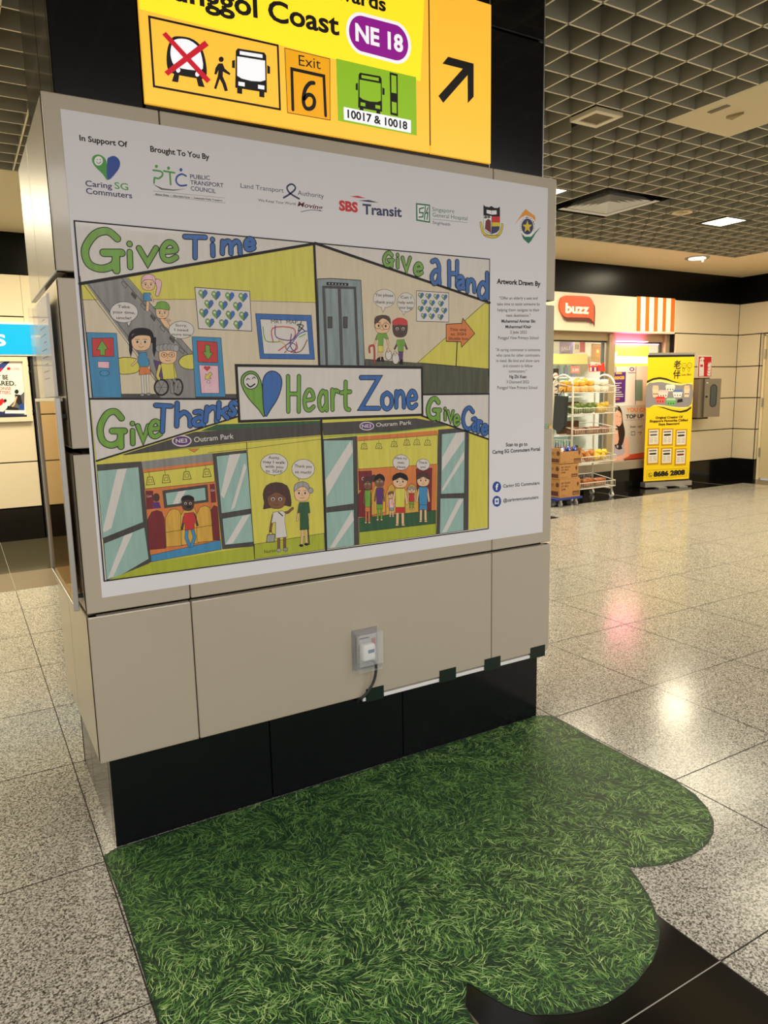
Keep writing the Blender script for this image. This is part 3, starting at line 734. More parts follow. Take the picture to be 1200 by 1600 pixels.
# man with cane
limb(A, [(447, 720), (447, 770)], 9, CSK); limb(A, [(466, 720), (467, 770)], 9, CSK); A.poly([(434, 780), (434, 762), (456, 748), (456, 782)], K); A.poly([(460, 750), (474, 750), (482, 782), (462, 780)], K)
body(A, [(442, 678), (474, 680), (474, 720), (443, 720)], CY); limb(A, [(438, 620), (418, 682)], 9, CSK); limb(A, [(494, 620), (508, 680)], 9, CSK)
body(A, [(440, 604), (494, 604), (508, 638), (490, 640), (476, 625), (474, 680), (442, 680), (445, 640), (426, 645)], CG)
face(A, 470, 548, 49, 52, CSK); A.poly([(422, 545), (424, 510), (448, 492), (495, 492), (518, 515), (520, 548), (505, 525), (470, 508), (440, 535)], CDB, K, 2, 2)
A.circ(442, 556, 20, 20, CSK, K, 2.5, 16); A.circ(492, 560, 22, 20, CSK, K, 2.5, 16); A.circ(446, 556, 6, 9, K, n=8); A.circ(490, 558, 6, 9, K, n=8)
A.stroke([(390, 722), (388, 690), (402, 680), (418, 690), (420, 788)], 12, K, 3); A.stroke([(390, 722), (388, 690), (402, 680), (418, 690), (420, 788)], 8, CRED, 3)
A.circ(508, 740, 20, 30, CWH, K, 3); A.circ(506, 708, 8, 14, CSK, K, 2); 
# child with red hair
limb(A, [(588, 720), (590, 790)], 12, CMR); A.poly([(575, 798), (578, 770), (598, 768), (598, 798)], K)
body(A, [(570, 716), (598, 716), (596, 768), (576, 768)], CPU); limb(A, [(566, 660), (546, 700)], 9, CDB); limb(A, [(606, 660), (622, 700)], 9, CDB)
body(A, [(560, 644), (606, 642), (614, 680), (600, 682), (600, 718), (568, 718), (566, 682), (556, 676)], CG)
face(A, 580, 575, 46, 50, CDB)
for x in (545, 560, 578, 596, 612): A.circ(x, 532-abs(x-580)*-.1, 15, 18, CRED, n=12)
A.poly([(538, 550), (545, 515), (580, 505), (618, 518), (624, 550), (600, 552), (580, 545), (560, 552)], CRED, sm=2)
A.circ(552, 760, 22, 36, CWH, K, 3); A.circ(549, 728, 7, 14, CBG, K, 2)
# --- scene 3: Give Thanks
A.top = max(getattr(A, "top", 0), A.h); A.h = 3e-4
A.fr = (140, 600, 3.243)
A.poly([(0, 75), (1175, 75), (1190, 838), (85, 998)], CY)
A.poly([(560, 238), (645, 205), (1172, 185), (1172, 205), (900, 225)], CDG)
A.poly([(165, 358), (530, 243), (1172, 198), (1180, 258), (800, 290), (500, 322), (180, 360)], CDK)
A.stroke([(170, 358), (500, 326), (800, 295), (1180, 262)], 2, K); A.stroke([(600, 348), (795, 328), (1184, 278)], 2, K)
A.circ(467, 288, 50, 29, CWH); A.circ(467, 288, 44, 23, CPU); A.text('NE3', 437, 298, 495, 296, 20, CWH, .02); A.text('Outram Park', 530, 295, 730, 276, 26, CWH, .01)
A.poly([(500, 331), (555, 327), (530, 346)], COR, K, 2)
A.poly([(35, 408), (262, 392), (270, 435), (312, 902), (190, 982), (85, 997)], CDK)
A.poly([(38, 440), (248, 420), (272, 700), (66, 782)], CTL, K, 2); A.poly([(72, 808), (278, 726), (300, 886), (150, 975), (86, 992)], CTL, K, 2)
A.poly([(140, 432), (188, 428), (110, 730), (74, 752), (66, 740)], CWH); A.poly([(175, 768), (220, 752), (120, 975), (92, 985)], CWH)
A.poly([(85, 997), (312, 905), (836, 820), (836, 890), (190, 982)], CLG)
A.poly([(262, 393), (622, 350), (628, 392), (270, 438)], CGR)
A.poly([(270, 434), (628, 390), (665, 800), (310, 872)], COR)
A.poly([(272, 450), (628, 408), (634, 495), (280, 532)], CY, K, 2)
for x, y in ((308, 490), (388, 480), (493, 463), (594, 450)):
    A.stroke([(x-8, y-42), (x-4, y-18)], 2, K); A.stroke([(x-14, y-18), (x+10, y-20), (x+22, y+18), (x-20, y+22), (x-14, y-18)], 3, K); A.stroke([(x-8, y-6), (x+6, y-8), (x+10, y+8), (x-10, y+10), (x-8, y-6)], 2, K)
A.poly([(368, 540), (597, 508), (603, 598), (378, 630)], CDK); A.poly([(384, 552), (585, 524), (590, 588), (392, 615)], CTL, K, 2); A.poly([(450, 545), (490, 538), (452, 606), (420, 610)], CWH)
A.poly([(283, 541), (322, 540), (328, 632), (288, 636)], CMR); A.text('Care', 290, 575, 314, 572, 12, CWH); A.poly([(608, 508), (634, 505), (642, 600), (616, 602)], CMR); A.text('Go', 614, 545, 634, 543, 12, CWH)
A.circ(338, 575, 17, 22, CDB); A.poly([(322, 598), (352, 598), (362, 628), (322, 632)], CPU)
def seat(x0, x1, yt, yb, m): A.poly([(x0, yb+8), (x0-4, yt+45), (x0+(x1-x0)*.2, yt+8), ((x0+x1)/2, yt), (x1-(x1-x0)*.2, yt+8), (x1-2, yt+45), (x1+4, yb)], m, K, 2)
seat(298, 382, 640, 832, CMR); seat(388, 470, 632, 818, COC); seat(465, 548, 622, 808, COC); seat(545, 622, 616, 795, COC); A.poly([(614, 640), (630, 615), (648, 622), (660, 790), (626, 792)], CMR, K, 2)
A.stroke([(385, 752), (625, 715)], 2, K)
A.poly([(308, 868), (664, 790), (668, 838), (312, 902)], CSB, K, 2)
limb(A, [(492, 740), (490, 780), (508, 822)], 15, CSB); limb(A, [(520, 735), (532, 775), (518, 820)], 15, CSB)
limb(A, [(480, 672), (468, 735)], 9, CDB); limb(A, [(530, 660), (546, 715)], 9, CDB)
body(A, [(480, 655), (528, 650), (542, 700), (530, 702), (530, 736), (484, 742), (482, 705), (470, 705)], CRED)
face(A, 498, 605, 31, 35, CDB, smile=0); A.poly([(464, 592), (470, 570), (500, 562), (524, 572), (530, 592), (498, 585)], K, sm=2); A.circ(502, 622, 16, 7, K, n=10)
A.poly([(622, 352), (795, 334), (834, 822), (672, 838)], CDK)
A.poly([(642, 366), (796, 348), (818, 632), (668, 656)], CTL, K, 2); A.poly([(672, 682), (818, 656), (830, 800), (685, 816)], CTL, K, 2)
A.poly([(708, 358), (765, 352), (680, 580), (664, 560)], CWH); A.poly([(784, 400), (795, 420), (735, 625), (715, 640)], CWH); A.poly([(775, 670), (812, 662), (725, 808), (690, 812)], CWH)
A.stroke([(795, 295), (836, 888)], 3, K)
A.poly([(834, 812), (1188, 756), (1190, 838), (837, 888)], CLG, K, 2)
bubble(A, 935, 407, 69, 54, (935, 466), (('Aunty,', 58), ('may I walk', 112), ('with you', 92), ('to  SGH?', 84)), 15, 23)
bubble(A, 1082, 431, 58, 50, (1060, 488), (('Thank you', 86), ('so much!', 82)), 15, 30)
limb(A, [(958, 780), (958, 835)], 12, CBR); limb(A, [(988, 775), (988, 832)], 12, CBR); A.circ(958, 842, 12, 9, CGY, K, 2); A.circ(992, 838, 12, 9, CGY, K, 2)
limb(A, [(930, 665), (918, 725), (916, 745)], 11, CBR); limb(A, [(978, 655), (1005, 650), (1028, 630)], 11, CBR)
A.poly([(900, 765), (938, 760), (936, 800), (896, 802)], CGY, K, 3); A.stroke([(905, 765), (916, 742), (930, 762)], 3, K)
body(A, [(930, 650), (978, 642), (992, 655), (988, 690), (1000, 775), (942, 782), (942, 700), (920, 706)], CWH); A.stroke([(957, 650), (978, 668)], 5, K)
A.poly([(885, 600), (878, 560), (895, 515), (945, 498), (1000, 515), (1018, 570), (1020, 620), (990, 615), (900, 630), (880, 632)], CDB, K, 2, 2)
face(A, 947, 583, 46, 46, CBR); A.poly([(898, 575), (910, 540), (950, 525), (990, 545), (996, 580), (960, 552), (930, 556)], CDB, sm=2)
limb(A, [(1078, 735), (1074, 815)], 10, CSK); limb(A, [(1096, 735), (1098, 805)], 10, CSK); A.circ(1072, 818, 11, 7, K); A.circ(1098, 812, 11, 7, K)
limb(A, [(1062, 615), (1052, 690)], 9, CSK); limb(A, [(1108, 620), (1106, 690)], 9, CSK); A.stroke([(1104, 695), (1112, 812)], 6, K)
body(A, [(1062, 600), (1110, 598), (1117, 652), (1106, 655), (1112, 735), (1066, 740), (1066, 650), (1054, 655)], CDG)
face(A, 1076, 552, 39, 40, CSK); A.poly([(1036, 545), (1040, 510), (1075, 494), (1108, 508), (1116, 548), (1090, 520), (1060, 525)], CGY, K, 2, 2); A.circ(1120, 540, 13, 14, CGY, K, 2)
A.text('Nurse', 885, 858, 942, 850, 17, K)
# --- scene 4: Give Care
A.top = max(getattr(A, "top", 0), A.h); A.h = 3e-4
A.fr = (490, 600, 4)
A.poly([(48, 200), (1094, 190), (1092, 895), (78, 1036)], CY)
A.poly([(52, 243), (640, 214), (770, 238), (840, 262), (500, 298), (60, 322)], CDK)
A.stroke([(58, 332), (500, 300), (830, 262)], 5, CG)
A.circ(332, 263, 46, 27, CWH); A.circ(332, 263, 41, 21, CPU); A.text('NE3', 302, 273, 360, 272, 20, CWH, .02); A.text('Outram Park', 390, 268, 612, 252, 25, CWH, .01)
A.poly([(56, 345), (270, 325), (285, 1005), (84, 1033)], CDK); A.poly([(62, 352), (246, 350), (252, 748), (78, 772)], CTL, K, 2); A.poly([(78, 803), (252, 785), (254, 1010), (84, 1032)], CTL, K, 2)
A.poly([(232, 352), (246, 420), (82, 705), (74, 600)], CWH); A.poly([(240, 790), (252, 850), (130, 1022), (100, 1026)], CWH)
A.poly([(270, 330), (776, 290), (765, 872), (286, 925)], COR)
A.poly([(272, 356), (775, 318), (774, 500), (278, 532)], CY, K, 2)
for x, y in ((315, 388), (407, 386), (503, 374), (582, 364), (645, 362), (712, 365)):
    A.stroke([(x, y-35), (x, y-16)], 2, K); A.stroke([(x-12, y-14), (x+12, y-14), (x+20, y+18), (x-20, y+18), (x-12, y-14)], 3, K); A.circ(x, y+4, 7, 9, CY, K, 2, 8)
A.poly([(280, 546), (362, 543), (366, 660), (284, 664)], CMR, K, 2); A.text('Care', 300, 602, 345, 600, 20, CWH)
A.poly([(640, 530), (740, 525), (735, 790), (650, 795)], CMR, K, 2); A.poly([(278, 830), (278, 690), (310, 655), (355, 670), (365, 830)], CMR, K, 2)
for x0, x1 in ((362, 448), (452, 520), (572, 655)): A.poly([(x0, 820), (x0, 690), (x0+18, 640), ((x0+x1)/2, 622), (x1-15, 642), (x1, 690), (x1, 800)], COC, K, 2)
A.poly([(284, 838), (765, 788), (763, 872), (286, 926)], CDG, K, 2); A.poly([(286, 926), (762, 872), (765, 940), (288, 1003)], CLG, K, 2)
A.circ(376, 590, 20, 24, CDB)
def kid(x, yh, yb, s, shirt, pant, skin, hair, hy=.9):
    h = yb-yh; w = 22*s
    limb(A, [(x-w*.4, yh+h*.62), (x-w*.45, yb-8)], w*.42, skin if hy < .5 else pant); limb(A, [(x+w*.4, yh+h*.62), (x+w*.45, yb-8)], w*.42, skin if hy < .5 else pant)
    A.circ(x-w*.5, yb-4, w*.32, 6, CSK, K, 2, 8); A.circ(x+w*.5, yb-4, w*.32, 6, CSK, K, 2, 8)
    limb(A, [(x-w*.8, yh+h*.3), (x-w*1.2, yh+h*.55)], w*.32, skin); limb(A, [(x+w*.8, yh+h*.3), (x+w*1.1, yh+h*.55)], w*.32, skin)
    body(A, [(x-w*.7, yh+h*.62), (x+w*.7, yh+h*.62), (x+w*.75, yh+h*.74), (x-w*.75, yh+h*.74)], pant)
    body(A, [(x-w*.8, yh+h*.25), (x+w*.8, yh+h*.25), (x+w*.75, yh+h*.63), (x-w*.75, yh+h*.63)], shirt)
    face(A, x, yh+h*.11, w*1.15, h*.12, skin)
    A.poly([(x-w*1.2, yh+h*.1), (x-w*1.1, yh-h*.01), (x, yh-h*.07), (x+w*1.1, yh-h*.01), (x+w*1.2, yh+h*.1), (x, yh+h*.03)], hair, K, 1.5, 2)
kid(337, 595, 870, 1.0, CG, COR, CBR, CDB); kid(412, 580, 852, 1.15, CPU, CG, CBR, K)
kid(487, 680, 830, .85, CPK, CSL, CSK, CBR, .3); kid(540, 575, 885, 1.75, CY, CRED, CSK, K, .3)
kid(612, 650, 785, .95, CRED, CG, CSK, CGY); kid(684, 570, 862, 1.5, CSB, CSB, CSK, CDB, .3)
bubble(A, 546, 490, 52, 48, (544, 545), (('Have my', 74), ('seat,', 44), ('please', 56)), 15, 27)
bubble(A, 683, 504, 42, 36, (683, 548), (('Thank', 54), ('you!', 34)), 15, 27)
A.poly([(778, 285), (945, 272), (970, 312), (966, 912), (766, 940)], CDK)
A.poly([(800, 312), (946, 298), (940, 682), (795, 688)], CTL, K, 2); A.poly([(791, 714), (937, 712), (936, 915), (787, 937)], CTL, K, 2)
A.poly([(890, 304), (940, 300), (940, 345), (800, 545), (802, 460)], CWH); A.poly([(940, 420), (940, 465), (808, 670), (798, 660)], CWH); A.poly([(905, 720), (935, 720), (830, 925), (800, 930)], CWH)
A.build('drawing', ps)

# --- titles, panel borders and the centre box
A.top = max(A.top, A.h)
T = Canvas((0, PY-A.top, 0), (1, 0, 0), (0, 0, 1), dl=1.6e-5, base=2e-5); T.ramp = 1.2e-5
T.fr = (110, 340, 3.077)
T.poly([(22, 16), (1166, 123), (1140, 126), (48, 318)], CWH)
T.stroke([(45, 318), (1180, 124)], 12, K); T.fr = (480, 370, 4)
T.poly([(70, 44), (1143, 140), (1140, 408)], CWH); T.stroke([(50, 40), (1141, 412)], 13, K)
T.fr = (140, 600, 3.243)
T.poly([(4, 78), (748, 78), (752, 163), (35, 388)], CWH); T.stroke([(0, 75), (752, 76)], 9, K); T.stroke([(35, 390), (756, 163)], 8, K)
T.fr = (490, 600, 4)
T.poly([(682, 66), (1096, 62), (1094, 344), (685, 202)], CWH); T.stroke([(682, 66), (1096, 62)], 9, K); T.stroke([(675, 198), (1094, 345)], 9, K)
T.fr = (0, 0, 1)
T.stroke([(491, 382), (499, 571)], 3.6, K); T.stroke([(502, 655), (509.5, 859)], 3, K); T.stroke([(125, 432), (145, 622)], 1, K)
T.poly([(369, 571), (659, 574.5), (660, 648), (374, 658.5)], CWH, K, 3.4)
T.stroke([(116, 345), (765, 405), (763, 826), (163, 908), (116, 345)], 1.3, K)
# big heart pin
T.poly([(413.5, 650), (404, 640), (388, 622), (378, 604), (377, 590), (384, 582), (394, 580), (403, 586), (409.5, 604)], CG, K, 1.4, 3)
T.poly([(413.5, 650), (410, 604), (413, 588), (421, 580.5), (431, 581), (439, 589), (440, 603), (434, 622), (424, 638)], CB, K, 1.4, 3)
T.circ(392, 596, 11.5, 12, CWH, K, 1.3); T.stroke([(386, 600), (391, 604.5), (398, 600)], 2.2, K, 3); T.stroke([(385, 594), (387, 591), (390, 593)], 1.3, K); T.stroke([(394, 592), (397, 589), (399, 591)], 1.3, K)
T.word([('H', 450, 588, 467, 643), ('e', 475, 610, 490, 641), ('a', 498, 611, 511, 641), ('r', 519, 609, 529, 640), ('t', 533, 597, 547, 641)], 4.9, CG, K, 1.1)
T.word([('Z', 564, 590, 592, 638), ('o', 597, 614, 612, 639), ('n', 619, 612, 631, 636), ('e', 637, 612, 650, 637)], 5.4, CB, K, 1.1)
T.fr = (110, 340, 3.077)
T.word([('G', 66, 64, 246, 246)], 32, CG, K, 4)
T.word([('i', 265, 118, 310, 238), ('v', 330, 148, 412, 218), ('e', 438, 122, 508, 206)], 23, CG, K, 4)
T.word([('T', 550, 92, 648, 192), ('i', 672, 100, 698, 182), ('m', 730, 115, 816, 172), ('e', 840, 104, 882, 154)], 19, CB, K, 4)
T.fr = (480, 370, 4)
T.word([('G', 478, 100, 535, 180), ('i', 558, 108, 572, 190), ('v', 595, 132, 642, 212), ('e', 670, 170, 716, 236)], 18, CG, K, 4)
T.word([('A', 772, 148, 828, 290), ('H', 886, 155, 936, 306), ('A', 936, 250, 978, 322), ('n', 1000, 270, 1044, 342), ('d', 1068, 228, 1126, 384)], 21, CB, K, 4)
T.fr = (140, 600, 3.243)
T.word([('G', 50, 138, 176, 310)], 28, CG, K, 4)
T.word([('i', 205, 192, 232, 302), ('v', 244, 212, 298, 284), ('e', 304, 190, 358, 266)], 20, CG, K, 4)
T.word([('T', 332, 108, 410, 240), ('h', 440, 98, 512, 212), ('A', 522, 140, 580, 208), ('n', 590, 118, 646, 188), ('k', 652, 96, 700, 172), ('s', 710, 92, 740, 158)], 20, CB, K, 4, 6)
T.fr = (490, 600, 4)
T.word([('G', 712, 90, 788, 216)], 22, CG, K, 4)
T.word([('i', 812, 148, 830, 222), ('v', 838, 170, 870, 230), ('e', 876, 198, 906, 256)], 14, CG, K, 4)
T.word([('C', 932, 148, 998, 280), ('A', 990, 216, 1018, 288), ('r', 1026, 232, 1046, 300), ('e', 1050, 258, 1082, 312)], 18, CB, K, 4)
T.build('title_lettering', ps)

# --- sponsor line and credits
def HC(fr):
    c = Canvas((0, PY, 0), (1, 0, 0), (0, 0, 1), dl=1.5e-5, base=5e-5); c.fr = fr; return c
H = HC((80, 180, 3))
LG = mat('logo_green', (70, 150, 60), .45); LB = mat('logo_blue', (34, 70, 150), .45); LN = mat('logo_navy', (40, 46, 90), .45); LR = mat('logo_red', (200, 30, 40), .45); LGR = mat('logo_grey', (90, 90, 92), .5)
LP = mat('logo_white', (232, 230, 230), .4); LY = mat('logo_yellow', (214, 190, 40), .45); LO = mat('logo_orange', (224, 150, 50), .45); LM = mat('logo_maroon', (110, 30, 30), .45); LDG = mat('logo_dark_green', (20, 110, 70), .45)
H.text('In Support Of', 133, 118, 358, 150, 26, INK, .03); H.build('heading', ps); H = HC((80, 180, 3)); H.text('Brought To You By', 465, 170, 742, 208, 26, INK, .03)
H.build('heading', ps); H = HC((80, 180, 3))
H.poly([(265, 304), (240, 275), (205, 240), (191, 212), (197, 192), (220, 184), (245, 195), (260, 222)], LG, sm=3)
H.poly([(265, 304), (262, 215), (272, 197), (295, 191), (316, 205), (323, 230), (310, 262)], LB, sm=3)
H.circ(222, 214, 20, 22, LP); H.stroke([(212, 218), (222, 227), (233, 218)], 3, LGR, 3); H.circ(216, 208, 2.5, 3, LGR, n=8); H.circ(229, 208, 2.5, 3, LGR, n=8)
H.text('Caring', 161, 332, 286, 345, 27, LN, .015); H.text('SG', 298, 344, 362, 352, 31, LG, .01); H.text('Commuters', 164, 367, 380, 390, 27, LN, .015)
H.build('logo', ps, 'green and blue heart logo'); H = HC((80, 180, 3))
for pts, c in (([(478, 258), (515, 264), (522, 280), (505, 296), (484, 293)], LG), ([(484, 293), (482, 318)], LG), ([(528, 262), (578, 270)], LG), ([(556, 268), (560, 325)], LG), ([(632, 285), (612, 276), (590, 288), (586, 312), (604, 330), (634, 328)], LB)): H.stroke(pts, 8, c, 3)
for x, y, c in ((493, 240, LG), (550, 248, LG), (608, 256, LB)): H.circ(x, y, 7, 8, c, n=12)
H.poly([(475, 322), (520, 342), (575, 349), (635, 344), (575, 354), (515, 349)], LGR)
H.stroke([(478, 355), (815, 388)], 1.2, LGR); H.stroke([(478, 374), (815, 412)], 1.2, LGR); H.text('Better Rides  •  Affordable Fares  •  Sustainable Public Transport', 490, 374, 802, 404, 8, INK, .02)
H.text('PUBLIC', 652, 297, 744, 304, 20, LN, .01); H.text('TRANSPORT', 652, 324, 808, 339, 20, LN, .01); H.text('COUNCIL', 655, 352, 772, 366, 20, LN, .01)
H.build('logo', ps, 'green and blue council logo'); H = HC((360, 250, 2.308))
H.text('Land Transport', 37, 100, 192, 118, 17, LN); H.text('Authority', 243, 126, 337, 138, 17, LN)
H.stroke([(192, 136), (215, 122), (234, 104), (228, 90), (215, 88), (204, 100), (215, 120), (248, 140)], 6, LN, 4)
H.text('We Keep Your World', 100, 149, 235, 163, 10, INK); H.text('Moving', 242, 166, 330, 180, 17, LM, .02, .25); H.stroke([(255, 187), (290, 180), (330, 184)], 2, LN, 3)
H.build('logo', ps, 'navy logo with a ribbon knot'); H = HC((360, 250, 2.308))
H.text('SBS', 392, 180, 460, 188, 34, LR, .05); H.text('Transit', 477, 194, 618, 205, 36, LN, .03)
H.poly([(430, 131), (460, 129), (488, 138), (460, 137)], LR); H.poly([(462, 146), (500, 144), (535, 154), (500, 152)], LN)
H.build('logo', ps, 'red and navy transit logo'); H = HC((360, 250, 2.308))
H.poly([(669, 155), (720, 161), (720, 227), (670, 219)], LDG); H.poly([(674, 161), (716, 166), (716, 221), (675, 214)], LP)
for pts in ([(697, 172), (682, 176), (682, 190), (695, 190), (694, 205), (680, 206)], [(703, 168), (700, 214)], [(712, 172), (706, 192), (712, 190), (709, 214)]): H.stroke(pts, 4.5, LDG)
H.text('Singapore', 728, 184, 807, 192, 15, LDG); H.text('General Hospital', 729, 204, 855, 218, 15, LDG); H.stroke([(729, 213), (855, 226)], 1, LDG); H.text('SingHealth', 729, 230, 793, 238, 11, LN)
H.build('logo', ps, 'green square hospital logo'); H = HC((740, 250, 8))
H.poly([(122, 560), (150, 582), (195, 590), (222, 575), (260, 600), (300, 600), (328, 585), (330, 800), (322, 870), (290, 905), (220, 928), (160, 900), (125, 860)], INK)
H.poly([(125, 695), (224, 700), (220, 920), (165, 895), (130, 860)], LP); H.poly([(226, 705), (327, 708), (327, 778), (228, 776)], LR); H.poly([(228, 778), (327, 780), (327, 828), (228, 830)], LY); H.poly([(228, 832), (327, 830), (318, 870), (288, 900), (224, 922)], LN)
H.poly([(150, 760), (185, 735), (215, 760), (218, 915), (140, 860)], LM); H.circ(150, 715, 20, 18, LGR); H.circ(190, 712, 20, 16, LGR)
H.poly([(162, 622), (222, 632), (222, 682), (162, 665)], LP); H.poly([(225, 632), (288, 630), (288, 680), (225, 684)], LP)
H.stroke([(90, 790), (105, 870), (140, 930), (220, 960), (300, 945), (345, 880), (358, 810)], 34, INK, 4); H.stroke([(90, 790), (105, 870), (140, 930), (220, 960), (300, 945), (345, 880), (358, 810)], 26, LY, 4)
H.text('PUNGGOL VIEW', 125, 948, 320, 950, 14, INK, .01)
H.build('logo', ps, 'shield crest with a yellow ribbon'); H = HC((740, 250, 8))
H.poly([(652, 612), (710, 660), (768, 700), (775, 770), (730, 720), (650, 690), (580, 730), (510, 812), (570, 720), (610, 660)], LO)
H.poly([(585, 885), (640, 960), (720, 960), (780, 890), (840, 835), (770, 925), (720, 1010), (685, 1045), (620, 985)], LDG)
H.circ(672, 830, 98, 130, LP); H.circ(672, 832, 74, 100, LN)
H.poly([(672+62*math.sin(math.pi*k/5)*(1 if k % 2 == 0 else .42), 835-82*math.cos(math.pi*k/5)*(1 if k % 2 == 0 else .42)) for k in range(10)], LY)
for k, ch in enumerate('PUNGGOLVIEWPRIMARY'):
    a = math.radians(-115+k*13.5); x = 672+86*math.sin(a); y = 832-114*math.cos(a); H.text(ch, x-7, y+8, x+7, y+8, 17, LN, .02)
H.build('logo', ps, 'diamond crest with a gold star'); H = HC((750, 420, 4))
H.text('Artwork Drawn By', 105, 92, 378, 108, 30, INK, .04)
for t, xc, y, w, b in (('"Offer an elderly a seat and', 240, 192, 238, 0), ('take time to assist someone by', 240, 229, 268, 0), ('helping them navigate to their', 240, 266, 262, 0), ('next destination."', 240, 300, 152, 0),
                       ('Muhammad Ammar Bin', 240, 336, 212, 1), ('Muhammad Khair', 240, 371, 162, 1), ('3 Jade 2022', 241, 405, 104, 0), ('Punggol View Primary School', 239, 440, 252, 0),
                       ('"A caring commuter is someone', 237, 515, 276, 0), ('who cares for other commuters', 237, 549, 272, 0), ('in need. Be kind and show care', 236, 583, 268, 0), ('and concern to fellow', 236, 615, 186, 0), ('commuters."', 236, 649, 112, 0),
                       ('Ng Zhi Xuan', 237, 683, 106, 1), ('3 Diamond 2022', 236, 716, 140, 0), ('Punggol View Primary School', 233, 751, 250, 0)):
    if y in (192, 515): H.build('heading' if y == 192 else 'quotation', ps); H = HC((750, 420, 4))
    H.ctext(t, xc, y, w, 19, INK, .03 if b else .004, 0)
H.build('quotation', ps); H = HC((750, 420, 4))
H.ctext('Scan to go to', 229, 1108, 136, 22, INK, .03, -.03); H.ctext('Caring SG Commuters Portal', 226, 1146, 298, 22, INK, .03, -.07)
H.build('portal_caption', ps); H = HC((750, 420, 4))
H.circ(105, 1363, 27, 34, LB); H.text('f', 97, 1382, 114, 1380, 36, LP, .05); H.text('Caring SG Commuters', 145, 1368, 372, 1347, 20, INK, .02)
H.circ(105, 1453, 27, 34, LB); H.poly([(92, 1436), (118, 1434), (118, 1470), (92, 1472)], LP); H.circ(105, 1453, 6, 8, LB, n=12); H.text('@caringsgcommuters', 145, 1458, 365, 1436, 20, INK, .02)
H.build('social_media_line', ps)

# ------------------------------------------------------------------ socket, plug, cable, trunking, tape
t = thing('wall_socket', 'clear-covered power socket with white faceplate on the lower beige panel', 'socket', (1.24, KY0, .42))
m = MB(); yb = KY0
frame_sq_v = lambda mb, x0, z0, x1, z1, w, y0, y1, mm: [mb.box(a, b, mm) for a, b in (((x0, y0, z0), (x1, y1, z0+w)), ((x0, y0, z1-w), (x1, y1, z1)), ((x0, y0, z0+w), (x0+w, y1, z1-w)), ((x1-w, y0, z0+w), (x1, y1, z1-w)))]
m.box((1.183, yb-.006, .425), (1.297, yb, .585), GLASS, .002); m.build('back_plate', t)
m = MB(); frame_sq_v(m, 1.19, .432, 1.290, .578, .003, yb-.05, yb-.006, GLASS); m.box((1.19, yb-.053, .455), (1.290, yb-.05, .578), GLASS, .001); m.build('cover', t, 'clear hinged cover')
m = MB(); m.box((1.200, yb-.014, .455), (1.283, yb-.006, .560), mat('socket_grey', (176, 172, 168), .4), .002)
m.box((1.212, yb-.0155, .548), (1.250, yb-.014, .553), BLKP); m.build('faceplate', t)
m = MB(); m.box((1.262, yb-.020, .515), (1.277, yb-.014, .545), mat('switch_red', (170, 50, 46), .4), .002); m.build('switch', t)
t = thing('power_plug', 'chunky white adaptor plug in the socket with a grey cable hanging from it', 'plug', (1.235, yb-.03, .31))
m = MB(); m.box((1.207, yb-.048, .470), (1.262, yb-.015, .535), WHITE, .010, 3, True); m.build('plug_body', t)
m = MB(); m.box((1.228, yb-.0495, .502), (1.254, yb-.048, .515), mat('plug_blue', (50, 90, 130), .4)); m.build('plug_label', t)
m = MB(); CAB = mat('grey_cable', (60, 62, 60), .45)
m.tube(smooth_path([(1.240, yb-.035, .472), (1.262, yb-.038, .455), (1.266, yb-.036, .425), (1.258, yb-.03, .38), (1.235, yb-.022, .34), (1.215, yb-.012, .318), (1.212, yb+.006, .305), (1.214, yb+.02, .29)], 6), .0055, CAB, 8); m.build('cable', t)
m = MB(); m.box((1.228, yb+.002, .294), (2.06, yb+.022, .308), WHITE, .002)
m.build('cable_trunking', None, 'thin white cable trunking under the lower edge of the beige panels', 'cable cover')
TAPE = mat('green_black_tape', (14, 34, 26), .4)
for i, (x0, x1, lab) in enumerate(((1.240, 1.318, 'dark green tape patch beside the grey cable end'), (1.578, 1.660, 'dark green tape patch second from the cable, on the trunking'), (1.806, 1.892, 'dark green tape patch below the right vertical seam of the panels'), (2.058, 2.143, 'dark green tape patch at the right bottom corner of the panels'))):
    m = MB(); m.box((x0, yb-.0012, .314), (x1, yb-.0002, .342), TAPE); m.box((x0, yb-.0012, .290), (x1, yb+.001, .314), TAPE)
    m.build('tape_patch', None, lab, 'tape', 'tape patches along the cable trunking')

# ------------------------------------------------------------------ things on the left side of the cladding
t = thing('tinted_mirror', 'tall amber-tinted mirror in a slim aluminium frame on the left side of the cladding', 'mirror', (.264, 2.65, .805))
m = MB(); y0, y1, z0, z1 = 2.345, 2.95, .805, 1.455
for a, b in (((.256, y0, z0), (.272, y0+.014, z1)), ((.256, y1-.014, z0), (.272, y1, z1)), ((.256, y0+.014, z0), (.272, y1-.014, z0+.02)), ((.256, y0+.014, z1-.012), (.280, y1-.014, z1))): m.box(a, b, ALU, .002, 2)
for y in (y0+.003, y1-.013):
    for z in (z0+.04, z1-.06): m.box((.270, y, z), (.2865, y+.008, z+.012), BLKP)
m.build('frame', t)
m = MB(); TG = mat('tinted_glass', (150, 112, 44), .04, metal=1); TG.node_tree.nodes['Principled BSDF'].inputs['Specular Tint'].default_value = (.62, .46, .2, 1)
m.box((.263, y0+.012, z0+.018), (.268, y1-.012, z1-.01), TG); m.build('tinted_panel', t)
t = thing('leaflet_holder', 'clear acrylic holder fixed on the left side of the cladding above the framed panel', 'holder', (.272, 2.64, 1.456))
m = MB()
m.box((.2585, 2.36, 1.458), (.2605, 2.92, 1.77), GLASS); m.box((.2585, 2.36, 1.456), (.286, 2.92, 1.458), GLASS); m.box((.2585, 2.918, 1.458), (.286, 2.92, 1.77), GLASS)
